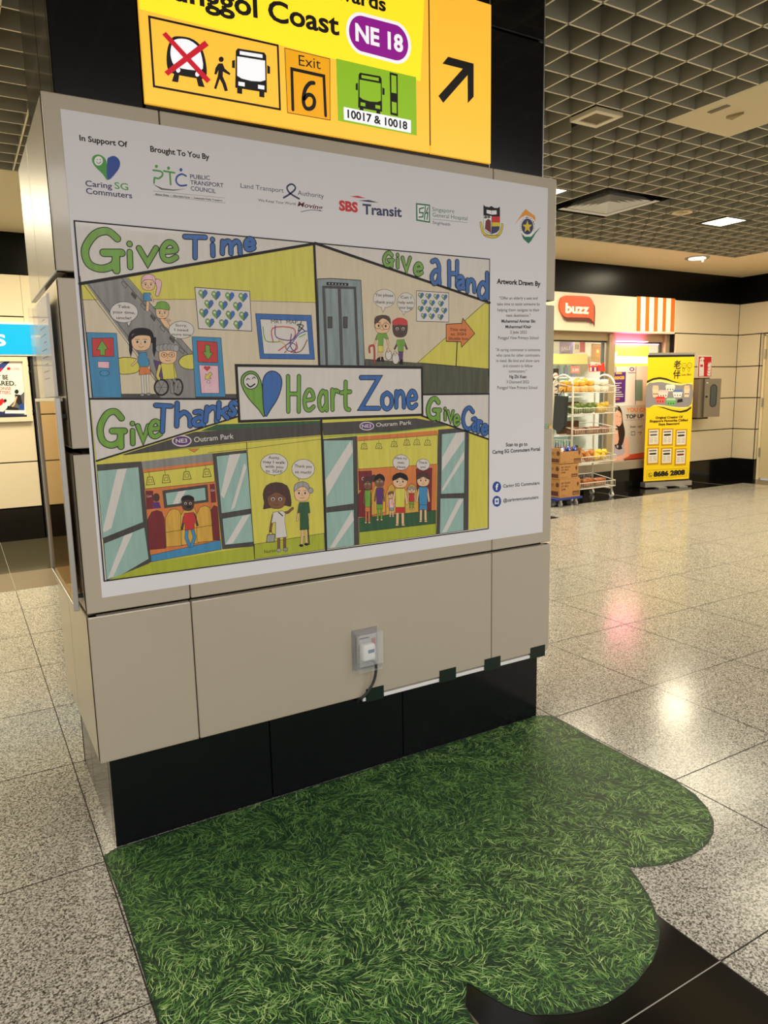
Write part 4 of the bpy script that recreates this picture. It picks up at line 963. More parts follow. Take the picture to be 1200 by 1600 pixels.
m.build('acrylic_box', t)
SHEET = mat('printed_paper', (218, 220, 234), .6)
m = MB(); N = 8
for k in range(N):
    f = lambda q: .270-.007*math.sin(q/N*math.pi)
    ya, yb2 = 2.375+.37*k/N, 2.375+.37*(k+1)/N
    m.add([(f(k), ya, 1.459), (f(k), ya, 1.758), (f(k+1), yb2, 1.758), (f(k+1), yb2, 1.459)], [(0, 1, 2, 3)], SHEET, True)
for k in range(9): m.box((.2622, 2.48, 1.69-k*.022), (.2626, 2.48+(.14 if k % 3 else .07), 1.693-k*.022), LGR)
m.build('paper_notice', None, 'white printed notice standing curled inside the clear acrylic holder', 'paper')

# ------------------------------------------------------------------ printed grass floor sticker
gp = [(838, 1118.3), (850, 1118), (862, 1119), (880, 1128), (933.8, 1157.8), (996, 1190.6), (1055.6, 1220), (1086.9, 1242), (1105.6, 1262.5), (1115.6, 1284), (1115, 1303), (1105.6, 1318.8), (1086.9, 1334), (1065, 1345),
      (1033.8, 1352.5), (1005.6, 1355.6), (983.8, 1355.6), (999.4, 1376.6), (1015, 1401.6), (1027.5, 1431), (1031, 1456), (1029, 1478), (1019.7, 1503), (996, 1534), (974, 1553), (943, 1572), (902.5, 1583), (871, 1586.6), (831, 1587), (795, 1575), (759, 1554.5), (729.8, 1535.6), (727.5, 1572)]
G2 = [tuple(W(x, y, 2, 0.0)[:2]) for x, y in gp]
G2 += [(.903, 1.185), (.90, 1.12), (.86, 1.03), (.78, .97), (.68, .95), (.58, .97), (.51, 1.02), (.46, 1.0), (.38, .95), (.30, .95)]
G2 += [tuple(W(x, y, 2, 0.0)[:2]) for x, y in ((247, 1595), (190, 1410), (161.5, 1338), (180, 1326))]
GZ = .0012
gm = vary(mat('grass_base', (26, 50, 32), .5, spec=.3), 60, .5)
m = MB(); P = [(x, y, GZ) for x, y in G2]
tri = tessellate_polygon([[Vector(p) for p in P]])
fs = []
for tr in tri:
    a, b, c = (P[i] for i in tr)
    fs.append(tuple(tr) if (b[0]-a[0])*(c[1]-a[1])-(b[1]-a[1])*(c[0]-a[0]) > 0 else tuple(tr)[::-1])
m.add(P, fs, gm)
rng = np.random.default_rng(5)
GA = np.array(G2)
def inside(X, Y):
    r = np.zeros(len(X), bool); j = len(GA)-1
    for i in range(len(GA)):
        xi, yi, xj, yj = GA[i, 0], GA[i, 1], GA[j, 0], GA[j, 1]
        c = ((yi > Y) != (yj > Y)) & (X < (xj-xi)*(Y-yi)/(yj-yi+1e-12)+xi)
        r ^= c; j = i
    return r
NB = 60000
bx = rng.uniform(GA[:, 0].min(), GA[:, 0].max(), NB); by = rng.uniform(GA[:, 1].min(), GA[:, 1].max(), NB)
ph = rng.uniform(0, 6.28, 12); fx = rng.uniform(-30, 30, 12); fy = rng.uniform(-30, 30, 12)
fld = sum(np.sin(fx[i]*bx+fy[i]*by+ph[i]) for i in range(12))
ang = .35+fld*.55+rng.normal(0, .55, NB)
L = rng.uniform(.012, .040, NB); wd = rng.uniform(.0006, .0013, NB); cv = rng.normal(0, .75, NB)
sh = rng.random(NB)*.88 + .12*(np.sin(fx[3]*by-fy[5]*bx+ph[4])*.5+.5)
cols = [mat('grass_%s' % n, c, .5, spec=.3) for n, c in (('deep', (40, 68, 38)), ('dark', (58, 96, 50)), ('mid', (84, 126, 64)), ('bright', (122, 162, 86)), ('pale', (170, 198, 126)))]
for c in cols: m.slot(c)
seg = 3
pts = []; a0 = ang-cv/2; X = bx.copy(); Y = by.copy(); path = [(X, Y, a0)]
for k in range(seg):
    a = a0+cv*(k/seg); X = X+np.cos(a)*L/seg; Y = Y+np.sin(a)*L/seg; path.append((X, Y, a))
ok = np.ones(NB, bool)
for X, Y, a in path: ok &= inside(X, Y)
idx = np.nonzero(ok)[0]
order = idx[np.argsort(sh[idx])]
zz = GZ+.00005+np.arange(len(order))/len(order)*.0009
wk = [.7, 1.0, .75, .12]
base = len(m.v); vs = np.zeros((len(order), (seg+1)*2, 3))
for k, (X, Y, a) in enumerate(path):
    x, y, aa, w = X[order], Y[order], a[order], wd[order]*wk[k]
    vs[:, 2*k, 0] = x+np.sin(aa)*w; vs[:, 2*k, 1] = y-np.cos(aa)*w; vs[:, 2*k+1, 0] = x-np.sin(aa)*w; vs[:, 2*k+1, 1] = y+np.cos(aa)*w
vs[:, :, 2] = zz[:, None]
cut = np.searchsorted([.30, .52, .74, .89], sh[order])
m.v += [tuple(p) for p in vs.reshape(-1, 3)]
for q in range(len(order)):
    b = base+q*8; s_ = m.ms.index(cols[int(cut[q])])
    for k in range(seg): m.f.append([b+2*k, b+2*k+2, b+2*k+3, b+2*k+1][::1]); m.mi.append(s_); m.sm.append(False)
m.build('floor_sticker', None, 'scalloped floor sticker printed with green grass in front of the pillar', 'floor sticker')

# ------------------------------------------------------------------ left background: blue sign and poster
t = thing('station_sign', 'long bright blue station sign with white edging on the far left wall', 'sign', (-.2, 8.36, 1.89))
BLU = mat('sign_blue', (0, 160, 218), .4, emit=.25)
m = MB(); m.box((-1.6, 8.352, 1.895), (1.12, 8.395, 2.228), WHITE, .002); m.build('sign_case', t)
m = MB(); m.box((-1.59, 8.348, 1.908), (1.11, 8.352, 2.205), BLU); m.build('sign_face', t)
C = Canvas((0, 8.348, 0), (1, 0, 0), (0, 0, 1), dl=5e-5); C.fr = None
C.text('TOILETS', -.32, 1.995, .512, 1.995, .105, LP, .03); C.build('sign_lettering', t)
t = thing('wall_poster', 'framed safety poster reading be prepared on the far left wall', 'poster', (.32, 8.39, 1.24))
m = MB(); FR = mat('cream_frame', (216, 204, 176), .4)
frame_sq_v(m, -.05, 1.235, .69, 1.885, .045, 8.36, 8.398, FR); m.box((.66, 8.38, 1.33), (.715, 8.395, 1.345), BLKP); m.box((.66, 8.38, 1.73), (.715, 8.395, 1.745), BLKP); m.build('frame', t)
m = MB(); m.box((-.01, 8.382, 1.275), (.65, 8.395, 1.845), mat('poster_paper', (232, 226, 216), .5)); m.build('print', t)
C = Canvas((0, 8.382, 0), (1, 0, 0), (0, 0, 1), dl=5e-5); C.fr = (0, 0, 1)
C.poly([(-20, 590), (-20, 575), (0, 569), (12, 562), (18, 562), (0, 582)], mat('poster_blue', (40, 60, 130), .5)); C.poly([(-4, 579), (4, 574), (2, 580), (-4, 583)], LR); C.circ(13.5, 576, 3, 2.4, LR); C.text('CIVIL', 18, 578, 31, 578, 3.6, LR)
C.text('DONT BE', -24, 592, 13, 593, 7, INK, .03); C.text('PREPARED.', -30, 601.5, 25, 602.5, 7, INK, .03); C.text('OUR RESPONSE', -38, 609, 18, 609.5, 5, LR, .01); C.text('MATTERS.', -10, 615.5, 18, 616, 5, LR, .01)
C.poly([(0, 648), (38, 612), (38, 648)], LGR); C.poly([(-20, 648), (-20, 640), (38, 648)], LN); C.rect(-30, 648, 42, 656, mat('poster_navy', (30, 32, 60), .5)); C.rect(8, 641, 40, 646, LP)
C.circ(26, 612, 3.2, 3.4, K); C.poly([(23, 616), (32, 617), (35, 630), (30, 634), (25, 628)], K); C.stroke([(26, 620), (22, 632), (18, 637)], 2.2, mat('poster_skin', (214, 168, 130), .5)); C.poly([(30, 632), (37, 630), (38, 640), (30, 640)], LB)
C.circ(8, 626, 2.6, 2.6, K); C.poly([(-6, 628), (4, 622), (8, 630), (0, 634)], LR); C.poly([(5, 629), (14, 633), (12, 637), (2, 635)], LP); C.poly([(12, 634), (30, 638), (28, 641), (10, 640)], K)
C.build('artwork', t)

# ------------------------------------------------------------------ shop front
SF = mat('shop_frame', (176, 160, 128), .35, metal=.35)
YG = 7.42
m = MB()
m.box((2.6, YG-.01, 2.105), (9.25, YG+.06, 2.30), SF)                                # lintel
m.box((8.005, YG-.04, .30), (8.125, YG+.06, 2.20), SF, .004)                         # mullion
m.box((9.15, YG-.06, 0), (9.245, YG+.06, 2.21), SF, .004)                            # right jamb
m.box((5.62, YG-.04, .30), (5.72, YG+.06, 2.20), SF, .004)
m.box((2.6, YG-.14, .285), (9.2, YG+.04, .40), mat('stone_sill', (150, 140, 122), .35))
m.box((2.6, YG+.02, 2.085), (9.2, YG+.04, 2.105), BLKP); m.box((9.10, YG+.01, .4), (9.15, YG+.03, 2.09), BLKP); m.box((7.93, YG+.03, .4), (7.985, YG+.05, 2.09), BLKP)
m.build('window_frame', kind='structure')
bpy.data.objects['window_frame'].name = 'window_1'
m = MB(); m.box((2.6, YG-.12, 0), (9.2, YG-.02, .285), BLKG); m.build('baseboard_front', kind='structure')
PANE = mat('window_glass', (225, 235, 230), .03, alpha=.08)
m = MB(); m.box((5.72, YG+.008, .40), (8.005, YG+.012, 2.09), PANE); m.build('window_pane', bpy.data.objects['window_1'])
m = MB(); m.box((8.125, YG+.008, .40), (9.15, YG+.012, 2.09), PANE); m.build('window_pane', bpy.data.objects['window_1'])
m = MB(); m.box((8.14, YG-.10, 2.096), (8.72, YG-.02, 2.1045), mat('pink_led', (255, 110, 190), .5, emit=22)); m.box((8.13, YG+.02, 2.072), (9.12, YG+.03, 2.08), MATS['pink_led']); m.build('led_strip', None, 'thin pink light strip across the top of the right shop window', 'light strip')
# shop interior
m = MB(); INT = mat('shop_wall', (214, 214, 200), .6)
m.box((4.4, 9.6, 0), (9.6, 9.7, 2.7), INT); m.box((9.3, 7.6, 0), (9.4, 9.7, 2.7), INT); m.box((4.4, 7.6, 0), (4.5, 9.7, 2.7), INT); m.box((4.4, 7.55, 2.65), (9.4, 9.7, 2.7), INT)
m.build('wall_shop_inside', kind='structure')
area('shop_light', (7.2, 8.4, 2.6), 1.6, 130, (1.0, .95, .84), .8)
# window items, right pane
t = thing('lit_shop_sign', 'glowing yellow light box inside the right shop window', 'lit sign', (8.5, YG+.06, 1.72))
m = MB(); m.box((8.135, YG+.05, 1.735), (8.95, YG+.11, 2.055), mat('glow_yellow', (255, 214, 20), .4, emit=1.6, emit_col=(255, 200, 0)), .03, 3); m.build('light_box', t)
m = MB(); m.box((8.21, YG+.044, 1.80), (8.90, YG+.054, 1.90), mat('glow_white', (255, 250, 210), .4, emit=4), .004, 2); m.box((8.19, YG+.044, 1.895), (8.25, YG+.054, 1.96), MATS['glow_white'], .004, 2); m.build('lit_lettering', t)
VW = Canvas((0, YG+.006, 0), (1, 0, 0), (0, 0, 1), dl=6e-5)
def poster(name, label, px, m0, draw=None, y=YG+.004, cat='poster', group=None):
    C = Canvas((0, y, 0), (1, 0, 0), (0, 0, 1), dl=5e-5); C.fr = (0, 0, 1)
    ps_ = [C.pt(*p) for p in px]; mb = MB(); mb.prism([(a, y, b) for a, b in ps_], (0, .003, 0), m0)
    o = mb.build(name, None, label, cat, group)
    if draw: draw(C); C.build('print', o)
    return o
PP = mat('poster_purple', (84, 38, 120), .5); BR = mat('print_white', (228, 226, 220), .5); OR_ = mat('print_orange', (236, 130, 60), .5); TE = mat('print_teal', (120, 160, 156), .5)
def d1_(C):
    C.fr = (850, 520, 5.714)
    C.text('400GB', 612, 418, 718, 412, 26, mat('print_yellow', (250, 190, 60), .5), .05); C.rect(640, 355, 695, 368, MATS['print_yellow'])
    for i in range(5): C.stroke([(635, 452+i*20), (690-(i % 2)*18, 449+i*20)], 5, BR)
    for i in range(2): C.stroke([(622, 552+i*18), (705, 549+i*18)], 5, BR)
    C.stroke([(645, 592), (672, 590)], 9, OR_)
def d2_(C):
    C.fr = (850, 520, 5.714)
    C.rect(812, 420, 880, 608, TE); C.circ(785, 325, 22, 18, PP); C.circ(785, 325, 13, 10, BR); C.stroke([(750, 357), (815, 357)], 5, LGR); C.stroke([(640, 300), (645, 620)], 6, LGR); C.stroke([(822, 300), (815, 640)], 6, LGR)
def d3_(C):
    C.fr = (850, 520, 5.714)
    C.poly([(560, 1148), (720, 1095), (900, 1065), (900, 1130), (720, 1128)], mat('print_red', (214, 84, 40), .5)); C.poly([(712, 1130), (900, 1118), (900, 1175), (715, 1180)], BLKP)
    C.text('YOU CAN', 735, 706, 948, 700, 34, OR_, .04); C.text('TOP UP', 730, 765, 890, 760, 34, K, .04)
    C.stroke([(728, 780), (900, 775)], 2, LGR); C.text('Simple', 768, 848, 820, 846, 18, K, .02); C.text('FAST', 838, 848, 880, 846, 18, K, .02); C.stroke([(778, 884), (812, 882), (812, 912), (780, 914), (778, 884)], 4, K); C.stroke([(838, 890), (870, 888), (855, 912)], 4, K)
    SK = mat('print_skin', (232, 176, 150), .5); HR = mat('print_hair', (44, 26, 22), .5); DR = mat('print_dress', (180, 170, 180), .5)
    C.poly([(605, 720), (612, 680), (640, 652), (675, 660), (695, 710), (705, 800), (722, 880), (712, 960), (690, 1010), (655, 1010), (650, 930), (612, 800)], HR, sm=3)
    C.poly([(560, 1160), (570, 1130), (660, 1090), (700, 1060), (712, 960), (745, 930), (765, 1080), (740, 1110), (640, 1150)], SK, sm=2)
    C.poly([(615, 985), (650, 965), (715, 965), (722, 1070), (700, 1090), (610, 1120), (600, 1060)], DR); C.poly([(630, 1000), (660, 985), (690, 1010), (700, 1035), (670, 1045), (640, 1030)], K); C.poly([(650, 1000), (668, 1004), (660, 1030), (645, 1022)], DR)
    C.poly([(630, 870), (660, 870), (672, 980), (640, 1000), (615, 985)], SK)
    C.poly([(618, 740), (625, 700), (652, 690), (685, 715), (694, 770), (690, 810), (670, 835), (640, 815), (625, 780)], SK, sm=3)
    C.poly([(612, 790), (645, 785), (650, 810), (640, 850), (640, 930), (618, 1000), (598, 1000), (600, 880), (600, 830)], SK, sm=2)
    C.poly([(604, 800), (618, 700), (650, 668), (690, 700), (650, 690), (628, 735), (622, 800)], HR, sm=2); C.poly([(655, 795), (678, 790), (670, 812)], BR); C.stroke([(650, 745), (660, 742)], 3, HR); C.stroke([(676, 750), (686, 752)], 3, HR); C.stroke([(655, 797), (668, 800), (680, 788)], 3, LR)
    C.poly([(690, 820), (722, 880), (712, 960), (690, 1010), (660, 1005), (672, 930), (680, 880)], HR, sm=3)
poster('window_poster', 'large window poster of a smiling woman on the phone with top up lettering', [(952.5, 634), (1040, 632), (1036, 712), (952.5, 724)], mat('poster_cream', (206, 200, 188), .5), d3_, YG+.003)
poster('window_poster', 'pale window poster with a purple round emblem above the phone woman', [(957, 573), (1040, 571), (1040, 640), (957, 640)], BR, d2_, YG+.005)
poster('window_poster', 'purple 400GB offer poster on the shop window', [(955, 582), (978, 581), (976.5, 628), (954, 630)], PP, d1_, YG-.001)
# shop items seen through the left pane
def d4(C): C.text('SALE', 877, 548, 892, 546, 6, BR); C.stroke([(878, 551), (890, 550)], 1, PP)
poster('hanging_poster', 'lilac poster hanging inside the left shop window', [(874, 533), (897, 534), (895, 553), (874, 553)], mat('print_lilac', (150, 130, 176), .5), d4, 7.9, 'poster')
def d5(C):
    C.rect(906, 534, 914, 550, LR); C.rect(898, 536, 904, 548, BR)
    for i in range(3): C.rect(899+i*2, 538, 900+i*2, 546, PP)
poster('hanging_poster', 'white poster with a red half hanging inside the left shop window', [(897, 533), (915, 533.5), (914, 552), (897, 551)], BR, d5, 7.86)
def d6(C): C.circ(934, 551, 4, 7, LO); C.circ(934, 549, 2, 3, BR); C.text('PUDDING', 927, 542, 941, 542, 3, BR)
poster('hanging_poster', 'tall tan poster inside the left shop window beside the mullion', [(924, 537), (941, 538), (940, 567), (923, 565)], mat('print_tan', (168, 140, 100), .5), d6, 7.75)
def d7(C): 
    C.text('SPECIAL', 922, 572, 940, 570, 3.4, BR, .03)
    for i in range(4): C.rect(922+i*3.4, 574, 924.4+i*3.4, 580, PP if i % 2 else BR)
poster('price_card', 'red price card above the bread rack in the left window', [(920, 569), (944, 567), (946, 580), (921, 581)], mat('print_scarlet', (214, 60, 44), .5), d7, 7.35, 'price card')
poster('price_card', 'small red and white price card beyond the rack, left in the window', [(892, 572), (906, 573), (906, 583), (892, 583)], mat('print_scarlet2', (220, 96, 76), .5), lambda C: C.text('2.50', 894, 580, 904, 580, 4, BR, .03), 7.6, 'price card')
def d8(C):
    for i, y in enumerate((587, 598, 610, 622)): C.circ(868, y, 4.2, 5, BR, K, .6); C.stroke([(865, y+1), (871, y-1)], 1.2, LR if i == 0 else LGR)
poster('menu_board', 'narrow black board with round white logos left of the bread rack', [(862, 576), (873, 576), (872, 635), (861, 635)], mat('board_brown', (44, 30, 24), .5), d8, 7.3, 'board')
t = thing('display_chiller', 'pale teal shop chiller with stocked shelves behind the left window', 'chiller', (7.0, 9.2, 0))
CH = mat('chiller_teal', (140, 186, 170), .4, emit=.25)
m = MB(); m.box((6.3, 9.37, 0), (9.2, 9.45, 2.0), CH); m.box((6.3, 8.95, 1.86), (9.2, 9.4, 2.02), mat('chiller_yellow', (230, 190, 90), .5, emit=.35)); m.build('cabinet', t)
for k in range(5):
    m = MB(); m.box((6.3, 9.0, .35+k*.32), (9.2, 9.36, .37+k*.32), WHITE); m.build('shelf', t)
rnd = random.Random(3)
for k in range(5):
    for j in range(17):
        c = rnd.choice([(200, 220, 210), (110, 160, 140), (230, 230, 220), (190, 90, 80), (90, 110, 160), (220, 190, 110)])
        m = MB(); x = 6.4+j*.165; z = .37+k*.32
        m.cyl((x, 9.12, z), .04, .15, mat('bottle_%d_%d_%d' % c, c, .3), n=10); m.cyl((x, 9.12, z+.15), .04, .05, MATS['bottle_%d_%d_%d' % c], n=10, r2=.015); m.cyl((x, 9.12, z+.2), .016, .02, WHITE, n=8)
        m.build('drink_bottle', None, 'small drink bottle on a chiller shelf behind the left shop window', 'bottle', 'drink bottles in the shop chiller')

# fascia graphics
t = thing('shop_sign', 'orange speech-bubble shop sign reading buzz on the cream fascia', 'shop sign', (7.25, YW-.02, 2.27))
BZ = mat('buzz_orange', (224, 92, 52), .4); BZD = mat('buzz_brown', (92, 40, 26), .45)
C = Canvas((0, YW-.0275, 0), (1, 0, 0), (0, 0, 1), dl=1e-4); C.fr = (860, 440, 6)
P1 = smooth_path([(150, 130), (340, 138), (385, 165), (408, 215), (412, 300), (408, 390)], 5)+smooth_path([(408, 390), (380, 350), (340, 338), (150, 334), (112, 305), (88, 245), (95, 175), (118, 142), (150, 130)], 5)[1:-1]
pts = [C.pt(*p) for p in P1]; m = MB(); m.prism([(a, YW-.027, b) for a, b in pts], (0, .026, 0), BZ); m.build('bubble', t)
C.poly([(104, 296), (125, 322), (150, 334), (340, 338), (382, 352), (410, 388), (414, 428), (398, 392), (370, 376), (160, 368), (134, 352)], BZD)
C.poly([(404, 205), (418, 232), (420, 300), (414, 428), (408, 388), (411, 300), (409, 235)], BZD); C.text('buzz', 140, 290, 362, 300, 88, mat('buzz_white', (250, 240, 225), .4, emit=.1), .045); C.build('bubble_lettering', t)
C = Canvas((0, YW, 0), (1, 0, 0), (0, 0, 1), dl=5e-5); C.fr = (860, 440, 6)
C.poly([(810, 138), (1170, 160), (1158, 472), (808, 464)], mat('stripe_white', (250, 244, 232), .4))
for x0, x1 in ((810, 848), (893, 930), (974, 1010), (1056, 1088), (1133, 1170)): C.poly([(x0, 138+(x0-810)*.06), (x1, 138+(x1-810)*.06), (x1-(x1-600)*.02, 464+(x1-810)*.02), (x0-(x0-600)*.02, 464+(x0-810)*.02)], mat('stripe_orange', (240, 116, 40), .4))
C.build('striped_sticker', None, 'orange and white striped sticker on the shop fascia', 'sticker')

# ------------------------------------------------------------------ bread rack on castors
rk = thing('bread_rack', 'tall white wire rack on castors with five shelves of packaged food', 'shelf rack', (7.175, 7.02, 0))
RX0, RX1, RY0, RY1 = 6.80, 7.55, 6.85, 7.20
for x in (RX0, RX1):
    m = MB(); arc = [(x, RY0, .07), (x, RY0, 1.45)]+[(x, (RY0+RY1)/2-(RY1-RY0)/2*math.cos(a*math.pi/10), 1.47+.16*math.sin(a*math.pi/10)) for a in range(0, 11)]+[(x, RY1, 1.45), (x, RY1, .07)]
    m.tube(arc, .013, WIRE, 8); m.tube([(x, RY0, .12), (x, RY1, .12)], .008, WIRE, 6); m.build('end_frame', rk)
m = MB()
for j in range(7): m.tube([(RX0, RY0+.05*j+.02, .12), (RX0, RY0+.05*j+.02, .80)], .003, WIRE, 4)
for z in (.3, .55, .80): m.tube([(RX0, RY0, z), (RX0, RY1, z)], .004, WIRE, 4)
m.build('side_grille', rk)
shz = (.16, .50, .86, 1.13, 1.40)
for z in shz:
    m = MB(); h = .075; ov = .06 if z < 1.3 else .02
    a, b = RY0-ov, RY1
    for zz_ in (z, z+h): m.tube([(RX0, a, zz_), (RX1, a, zz_), (RX1, b, zz_+(.06 if zz_ > z else 0)), (RX0, b, zz_+(.06 if zz_ > z else 0))], .006, WIRE, 6, True)
    for j in range(26):
        x = RX0+(RX1-RX0)*j/25; m.tube([(x, a, z+h), (x, a, z), (x, b, z), (x, b, z+h+.05)], .0022, WIRE, 4)
    m.build('wire_basket', rk)
for x in (RX0, RX1):
    for y in (RY0, RY1):
        m = MB(); m.cyl((x-.012, y, .035), .035, .024, WHITE, axis=0, n=16); m.box((x-.018, y-.015, .035), (x+.018, y+.015, .085), ALU); m.build('caster', rk)
BAG = mat('bag_film', (240, 236, 226), .15, trans=.0, alpha=.35)
foods = {0: [((150, 84, 40), 6, 'brown bread loaf in clear wrap on the lowest rack shelf'), ],
         1: [((190, 120, 50), 3, 'wrapped brown cake on the second lowest rack shelf'), ((236, 196, 50), 2, 'yellow snack pack on the second lowest rack shelf')],
         2: [((120, 70, 44), 5, 'dark brown bun pack on the middle rack shelf')],
         3: [((96, 122, 50), 4, 'green leafy wrapped snack on the second highest rack shelf'), ((214, 180, 60), 2, 'yellow wrapped snack on the second highest rack shelf')],
         4: [((236, 176, 70), 5, 'golden bun pack on the top rack shelf'), ((232, 224, 206), 4, 'white packed sandwich on the top rack shelf')]}
for k, L_ in foods.items():
    n = sum(q[1] for q in L_); i = 0; z = shz[k]+.006
    for col, cnt, lab in L_:
        fm = vary(mat('food_%d_%d_%d' % col, col, .35, coat=.5), 60, .35)
        for c in range(cnt):
            for row in range(2 if k == 4 else 1):
                w = (RX1-RX0-.06)/n; x = RX0+.03+w*(i+.5); y = RY0+.05+.03*(c % 2)+row*.15; hh = (.10, .13, .09, .11, .085)[k]+.02*rnd.random()
                m = MB()
                if k in (0, 2, 4):
                    q = w*.46; m.box((x-q, y-.02, z), (x+q, y+.10, z+hh*.9), fm, .018, 2, True)
                    if k == 4: m.box((x-q*.94, y-.015, z+hh*.92), (x+q*.94, y+.095, z+hh*1.75), fm, .02, 2, True)
                else:
                    m.ball((x, y+.04, z+hh*.45), w*.5, .08, hh*.5, fm, 12, 8, .35, c+k*7+row); m.ball((x+.02, y, z+hh*.8), w*.35, .05, hh*.3, fm, 10, 6, .5, c+k*5)
                m.build('food_pack', None, lab, 'packaged food', 'packaged food, rack shelf %s' % ('one', 'two', 'three', 'four', 'five')[k])
            i += 1
TRAY = mat('brown_tray', (92, 66, 40), .7)
for k, z in ((1, .506), (2, .866), (3, 1.136)):
    m = MB(); m.box((RX0+.03, RY1-.075, z+.002), (RX0+.40, RY1-.02, z+(.20, .17, .15)[k-1]), TRAY, .015, 2); m.build('food_pack', None, ('brown bag of rolls at the back of the second lowest rack shelf', 'brown bag of rolls at the back of the middle rack shelf', 'brown bag of rolls at the back of the second highest rack shelf')[k-1], 'packaged food')
m = MB()
m.prism([(6.775, 6.90, 1.36), (6.775, 7.10, 1.37), (6.775, 7.13, .95), (6.775, 7.02, .90), (6.775, 6.92, .98)], (-.05, 0, 0), mat('dark_bag', (34, 40, 42), .3, coat=.4)); m.tube(smooth_path([(6.75, 6.95, 1.36), (6.76, 6.98, 1.43), (6.79, 7.02, 1.44), (6.76, 7.06, 1.36)], 4), .006, BLKP, 6)
m.build('hanging_bag', None, 'dark plastic bag hanging on the end of the bread rack', 'bag')

# ------------------------------------------------------------------ cartons on a blue dolly
t = thing('dolly', 'low blue wheeled dolly under the stack of cardboard cartons', 'dolly', (6.54, 6.69, 0))
m = MB(); m.box((6.30, 6.585, .085), (6.745, 6.785, .115), mat('dolly_blue', (36, 52, 130), .45), .008); m.build('deck', t)
for x in (6.40, 6.66):
    for y in (6.625, 6.735):
        m = MB(); m.cyl((x-.01, y, .032), .032, .022, mat('wheel_grey', (150, 150, 150), .4), axis=0, n=16); m.box((x-.02, y-.012, .035), (x+.02, y+.012, .088), ALU); m.build('caster', t)
KRAFT = vary(mat('cardboard', (172, 126, 76), .75), 40, .08); KD = mat('carton_print', (92, 56, 38), .7)
def carton(x0, y0, x1, y1, z0, z1, lab, open_top=False):
    t = thing('cardboard_box', lab, 'box', ((x0+x1)/2, (y0+y1)/2, z0), 'cartons stacked on the dolly')
    m = MB()
    if open_top:
        w = .006
        m.box((x0, y0, z0), (x1, y1, z0+w), KRAFT)
        for a, b in (((x0, y0, z0), (x1, y0+w, z1-.035)), ((x0, y1-w, z0), (x1, y1, z1)), ((x0, y0+w, z0), (x0+w, y1-w, z1)), ((x1-w, y0+w, z0), (x1, y1-w, z1))): m.box(a, b, KRAFT)
    else: m.box((x0, y0, z0), (x1, y1, z1), KRAFT, .003, 1)
    m.build('carton_body', t)
    C = Canvas((x0, y0, z0), (1, 0, 0), (0, 0, 1), dl=4e-5); C.fr = None; w = x1-x0; h = z1-z0
    for i, tx in enumerate(('BEST DELIGHT', 'SOY MILK', '250ML')):
        if not open_top: C.text(tx, .02, h*.75-i*h*.17, .02+(.16, .13, .08)[i], h*.75-i*h*.17, h*.10, KD, .03)
    C.rect(w*.62, h*.1, w*.95, h*.32, KD); C.text('FRAGILE', w*.65, h*.14, w*.92, h*.14, h*.1, KRAFT, .02)
    C.circ(w*.88, h*.72, .018, .02, KD, n=14); C.poly([(w*.88-.018, h*.72), (w*.88+.018, h*.72), (w*.88, h*.72-.045)], KD); C.text('16 PACK', .03, h*.1, .10, h*.1, h*.06, KD)
    C.build('carton_print', t)
    C = Canvas((x0, y1, z0), (0, -1, 0), (0, 0, 1), dl=4e-5); C.fr = None; d = y1-y0
    C.rect(d*.08, h*.1, d*.85, h*.35, KD); C.circ(d*.75, h*.7, .03, .03, KD, n=12); C.text('SOY', d*.1, h*.6, d*.4, h*.6, h*.15, KD, .03); C.build('carton_side_print', t)
carton(6.366, 6.60, 6.710, 6.782, .1155, .345, 'bottom cardboard carton of the stack, standing on the blue dolly')
carton(6.36, 6.60, 6.675, 6.782, .3455, .535, 'middle cardboard carton of the stack on the blue dolly')
carton(6.37, 6.60, 6.725, 6.782, .5355, .725, 'top open cardboard carton holding blue packets', True)
BPK = mat('blue_packet', (34, 60, 150), .2, coat=.6)
for i in range(8):
    m = MB(); x = 6.445+.034*i; m.ball((x, 6.65+.04*(i % 3), .69+.012*(i % 2)), .030, .035, .045, BPK, 10, 7, .3, i)
    m.box((x-.016, 6.618+.04*(i % 3), .70), (x-.004, 6.63+.04*(i % 3), .715), LP)
    m.build('drink_packet', None, 'shiny blue packet in the open top carton', 'packet', 'blue packets in the open carton')
m = MB(); m.box((6.385, 6.61, .60), (6.42, 6.62, .735), WHITE, .004); m.build('small_white_card', None, 'small white card standing at the left in the open top carton', 'card')

# ------------------------------------------------------------------ yellow roll-up banner
BL = Vector((8.545, 7.17, 0)); BRt = Vector((9.29, 6.95, 0))
bu = (BRt-BL).normalized(); bn = bu.cross(Vector((0, 0, 1)))                           # bn faces the camera
bt = thing('roll_up_banner', 'yellow roll-up banner with soya beancurd advertisement and phone number', 'banner', tuple((BL+BRt)/2))
def bbox(m, a0, a1, z0, z1, d0, d1, mm):
    """box on the banner: along its width, in height, and in depth towards the viewer"""
    P = [BL+bu*a+bn*d+Vector((0, 0, z)) for z in (z0, z1) for a, d in ((a0, d0), (a1, d0), (a1, d1), (a0, d1))]
    m.add([p[:] for p in P], [(0, 3, 2, 1), (4, 5, 6, 7), (0, 1, 5, 4), (1, 2, 6, 5), (2, 3, 7, 6), (3, 0, 4, 7)], mm)
BW = (BRt-BL).length
m = MB(); bbox(m, 0, BW, .018, .085, -.06, .06, ALU); m.build('base_cassette', bt)
m = MB(); bbox(m, BW*.22, BW*.40, 0, .018, -.08, .14, ALU); bbox(m, BW*.66, BW*.84, 0, .018, -.08, .14, ALU); m.build('foot', bt)
m = MB(); bbox(m, .01, BW-.01, 1.905, 1.935, -.012, .012, ALU); m.build('top_rail', bt)
